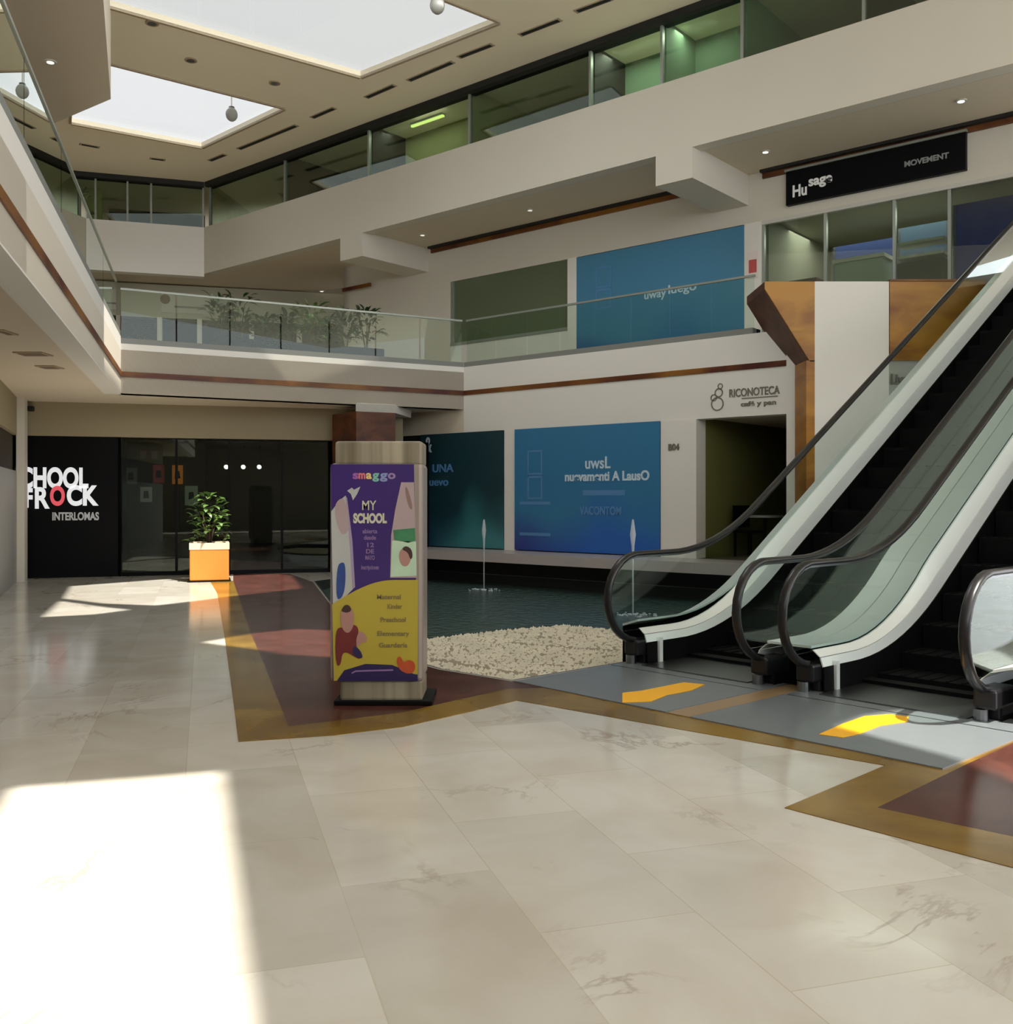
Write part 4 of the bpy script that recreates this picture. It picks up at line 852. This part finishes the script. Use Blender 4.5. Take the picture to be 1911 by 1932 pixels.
# ---------------------------------------------------------------- escalators
ED = Vector((math.sin(math.radians(48)), math.cos(math.radians(48)), 0)); ES = Vector((ED.y, -ED.x, 0)); E0 = Vector((.90, 8.90, 0)); TAN = math.tan(math.radians(32)); T0 = 1.64; TE = 9.9
def ept(s, tt, z): return E0+ES*s+ED*tt+Z3*z
def rise(tt, soft=.7):
    x = tt-T0
    if x <= -soft: return 0.0
    if x < soft: return TAN*(x+soft)**2/(4*soft)
    return x*TAN
ts = [.45+i*(TE-.45)/64 for i in range(65)]
def rail_path(s):
    pts = []; r = .40; c_t, c_z = .42, .63
    for k in range(13):
        a = math.radians(-95-(170*k/12)); pts.append(ept(s, c_t+r*math.cos(a), c_z+r*math.sin(a)))
    for k in ts[1:]: pts.append(ept(s, k, 1.03+rise(k)))
    return pts
def escalator(s0, s1, label, center_to=None, outer_right=False):
    base = ept((s0+s1)/2, 0, 0); t = thing('escalator', base, label, 'escalator', 'pair of escalators')
    for s in (s0, s1):
        sg = 1 if s == s0 else -1
        prof = [(-.035, -.012), (-.04, .006), (-.028, .024), (0, .03), (.028, .024), (.04, .006), (.035, -.012)]
        h = MB().sweep(rail_path(s), [(a, -b_) for a, b_ in prof] if False else prof, ES).build('handrail', M_rubber, t, smooth=True)
        # guide under handrail
        g = MB(); g.sweep(rail_path(s), [(-.02, -.03), (.02, -.03), (.02, -.012), (-.02, -.012)], ES); g.build('rail_guide', M_steel2, t)
        # glass: rounded front + along
        top = [ept(s, .42+.37*math.cos(math.radians(a)), .63+.37*math.sin(math.radians(a))) for a in range(180, 91, -10)]+[ept(s, k, 1.0+rise(k)) for k in ts]
        bot = [ept(s, max(.05, (p-E0-ES*s).dot(ED)), .33+rise((p-E0-ES*s).dot(ED))) for p in top]
        fr_low = [ept(s, .42+.37*math.cos(math.radians(a)), .63+.37*math.sin(math.radians(a))) for a in range(180, 250, 10)]
        g = MB(); g.strip(top, bot, ES*.012); g.build('glass_panel', M_esc, t)
        # inner deck band (sloping) and lower band, then skirt
        A = [ept(s+sg*.01, k, .34+rise(k)+.13*min(1, rise(k)/.5)) for k in ts]; B_ = [ept(s+sg*.07, k, .29+rise(k)+.02*min(1, rise(k)/.5)) for k in ts]
        d = MB(); d.strip(A, B_, ES*(-sg*.012)); d.build('inner_deck', M_steel, t)
        A2 = [ept(s+sg*.075, k, .285+rise(k)+.02*min(1, rise(k)/.5)) for k in ts]; B2 = [ept(s+sg*.10, k, .21+rise(k)-.09*min(1, rise(k)/.5)) for k in ts]
        d = MB(); d.strip(A2, B2, ES*(-sg*.012)); d.build('deck_moulding', M_steel, t)
        A3 = [ept(s+sg*.105, k, .215+rise(k)-.06*min(1, rise(k)/.5)) for k in ts]; B3 = [ept(s+sg*.11, k, -.05+rise(k)-.22*min(1, rise(k)/.5)) for k in ts]
        d = MB(); d.strip(A3, B3, ES*(-sg*.01)); d.build('skirt_panel', M_skirt, t)
        # newel foot: front post and inlet box
        b = MB(); b.bm.verts.new((0, 0, 0)); b.bm.verts.ensure_lookup_table(); b.bm.verts.remove(b.bm.verts[0])
        rot = Matrix.Rotation(math.atan2(ED.y, ED.x), 4, 'Z')
        b.box(ept(s+sg*.115, .62, .125), (.05, .03, .25), rot=rot); b.build('skirt_end_strip', M_steel, t)
        b = MB(); b.box(ept(s, .50, .17), (.34, .16, .14), rot=rot); b.box(ept(s, .60, .06), (.26, .12, .12), rot=rot); b.build('handrail_inlet', M_rubber, t, bevel=.02)
        b = MB(); b.tube([ept(s-.05, .40, .0), ept(s-.05, .40, .09)], .05, 12); b.build('foot_bollard', M_steel2, t)
    # steps
    rot = Matrix.Rotation(math.atan2(ED.y, ED.x), 4, 'Z')
    k = 1.3; first = None
    inner = s1-s0-.24
    while k < TE-.3:
        b = MB(); z = rise(k+.2)-.0
        b.box(ept((s0+s1)/2, k+.2, z-.02), (.40, inner, .04), rot=rot); b.box(ept((s0+s1)/2, k+.02, z-.14), (.03, inner, .26), rot=rot)
        for j in range(9): b.box(ept(s0+.12+inner*(j+.5)/9, k+.2, z+.004), (.38, .02, .008), rot=rot)
        b.build('step', M_tread, t); k += .4
    b = MB(); b.box(ept((s0+s1)/2, .85, .012), (1.0, inner, .02), rot=rot); b.build('comb_plate', M_steel2, t)
    # truss cladding underneath
    A = [ept(s0-.06, q, rise(q)-.35 if q > 1.2 else .0) for q in ts if q > .9]; B_ = [ept(s1+.06, q, rise(q)-.35 if q > 1.2 else 0) for q in ts if q > .9]
    b = MB(); b.strip(A, B_, Z3*.05); b.build('underside_cladding', M_skirt, t)
    for s in (s0-.06, s1+.06):
        A = [ept(s, q, .22+rise(q)) for q in ts]; B_ = [ept(s, q, max(-.0, rise(q)-.35)) for q in ts]; b = MB(); b.strip(A, B_, ES*.012); b.build('side_cladding', M_skirt, t)
    return t
t1 = escalator(0, 1.38, 'left escalator, farther one, rising to the right behind its twin')
t2 = escalator(1.80, 3.18, 'right escalator, nearer one, cut by the right edge of the picture')
# deck between the two (continuous cover)
A = [ept(1.385, k, .37+rise(k)+.13*min(1, rise(k)/.5)) for k in ts]; Bm = [ept(1.585, k, .37+rise(k)+.13*min(1, rise(k)/.5)) for k in ts]
t = thing('escalator_centre_deck', ept(1.59, .5, .3), 'wide brushed steel cover strip between the two escalators', 'deck')
b = MB(); b.strip(A, Bm, Z3*-.02); b.build('cover_strip', M_steel, t)
A = [ept(1.595, k, .37+rise(k)+.13*min(1, rise(k)/.5)) for k in ts]; Bm = [ept(1.79, k, .37+rise(k)+.13*min(1, rise(k)/.5)) for k in ts]
b = MB(); b.strip(A, Bm, Z3*-.02); b.build('cover_strip', M_steel, t)
# outer decks
for s0_, s1_, lb in ((-.20, -.01, 'steel outer cover strip on the far side of the left escalator'), (3.19, 3.40, 'steel outer cover strip on the near side of the right escalator')):
    A = [ept(s0_, k, .36+rise(k)) for k in ts]; Bm = [ept(s1_, k, .36+rise(k)+.06) for k in ts]; t = thing('outer_deck', ept(s0_, .5, .36), lb, 'deck')
    b = MB(); b.strip(A, Bm, Z3*-.02); b.build('cover_strip', M_steel, t)
    A = [ept(s0_ if s0_ < 0 else s1_, k, .34+rise(k)) for k in ts]; Bm = [ept(s0_ if s0_ < 0 else s1_, k, max(0, rise(k)-.5)) for k in ts]; b = MB(); b.strip(A, Bm, ES*.012); b.build('side_cladding', M_skirt, t)
# upper landing
b = MB(); b.prism([(ept(-.3, TE-.2, 0)).xy, (ept(3.6, TE-.2, 0)).xy, (ept(3.6, TE+4, 0)).xy, (ept(-.3, TE+.4, 0)).xy], 4.9, 5.14); struct(b.build('floor', M_soffit))
# landing plates
rot = Matrix.Rotation(math.atan2(ED.y, ED.x), 4, 'Z')
for i, (s0_, s1_, lb) in enumerate(((-.12, 1.50, 'grey metal landing plate in front of the left escalator'), (1.72, 3.50, 'grey metal landing plate in front of the right escalator'))):
    t = thing('landing_plate', ept((s0_+s1_)/2, -.3, .0), lb, 'floor plate', 'escalator landing plates')
    b = MB(); b.box(ept((s0_+s1_)/2, -.22, .006), (1.60, s1_-s0_, .012), rot=rot); b.build('plate', M_plate, t)
    b = MB(); b.box(ept((s0_+s1_)/2, .18, .013), (.01, s1_-s0_-.05, .004), rot=rot); b.build('joint', M_steel2, t)
b = MB(); b.box(ept(1.61, -.22, .005), (1.60, .20, .010), rot=rot); struct(b.build('trim_21', M_tan))
b = MB(); b.box(ept(1.6, .8, .0), (1.0, 3.2, .012), rot=rot); struct(b.build('trim_22', M_skirt))
def arrow(pts, lb):
    b = MB(); b.prism([P(*p, .012) for p in pts], .013, .016); tag(b.build('floor_arrow', M_yellow), lb, 'floor marking', 'yellow arrows on the landing plates')
arrow([(1174, 1308), (1210, 1304), (1250, 1296), (1290, 1288), (1330, 1292), (1305, 1303), (1258, 1312), (1228, 1324), (1174, 1326)], 'orange-yellow arrow stuck on the left landing plate')
arrow([(1545, 1386), (1590, 1366), (1630, 1352), (1680, 1348), (1714, 1353), (1712, 1362), (1660, 1370), (1622, 1385), (1590, 1392)], 'yellow arrow half in the sun on the right landing plate')
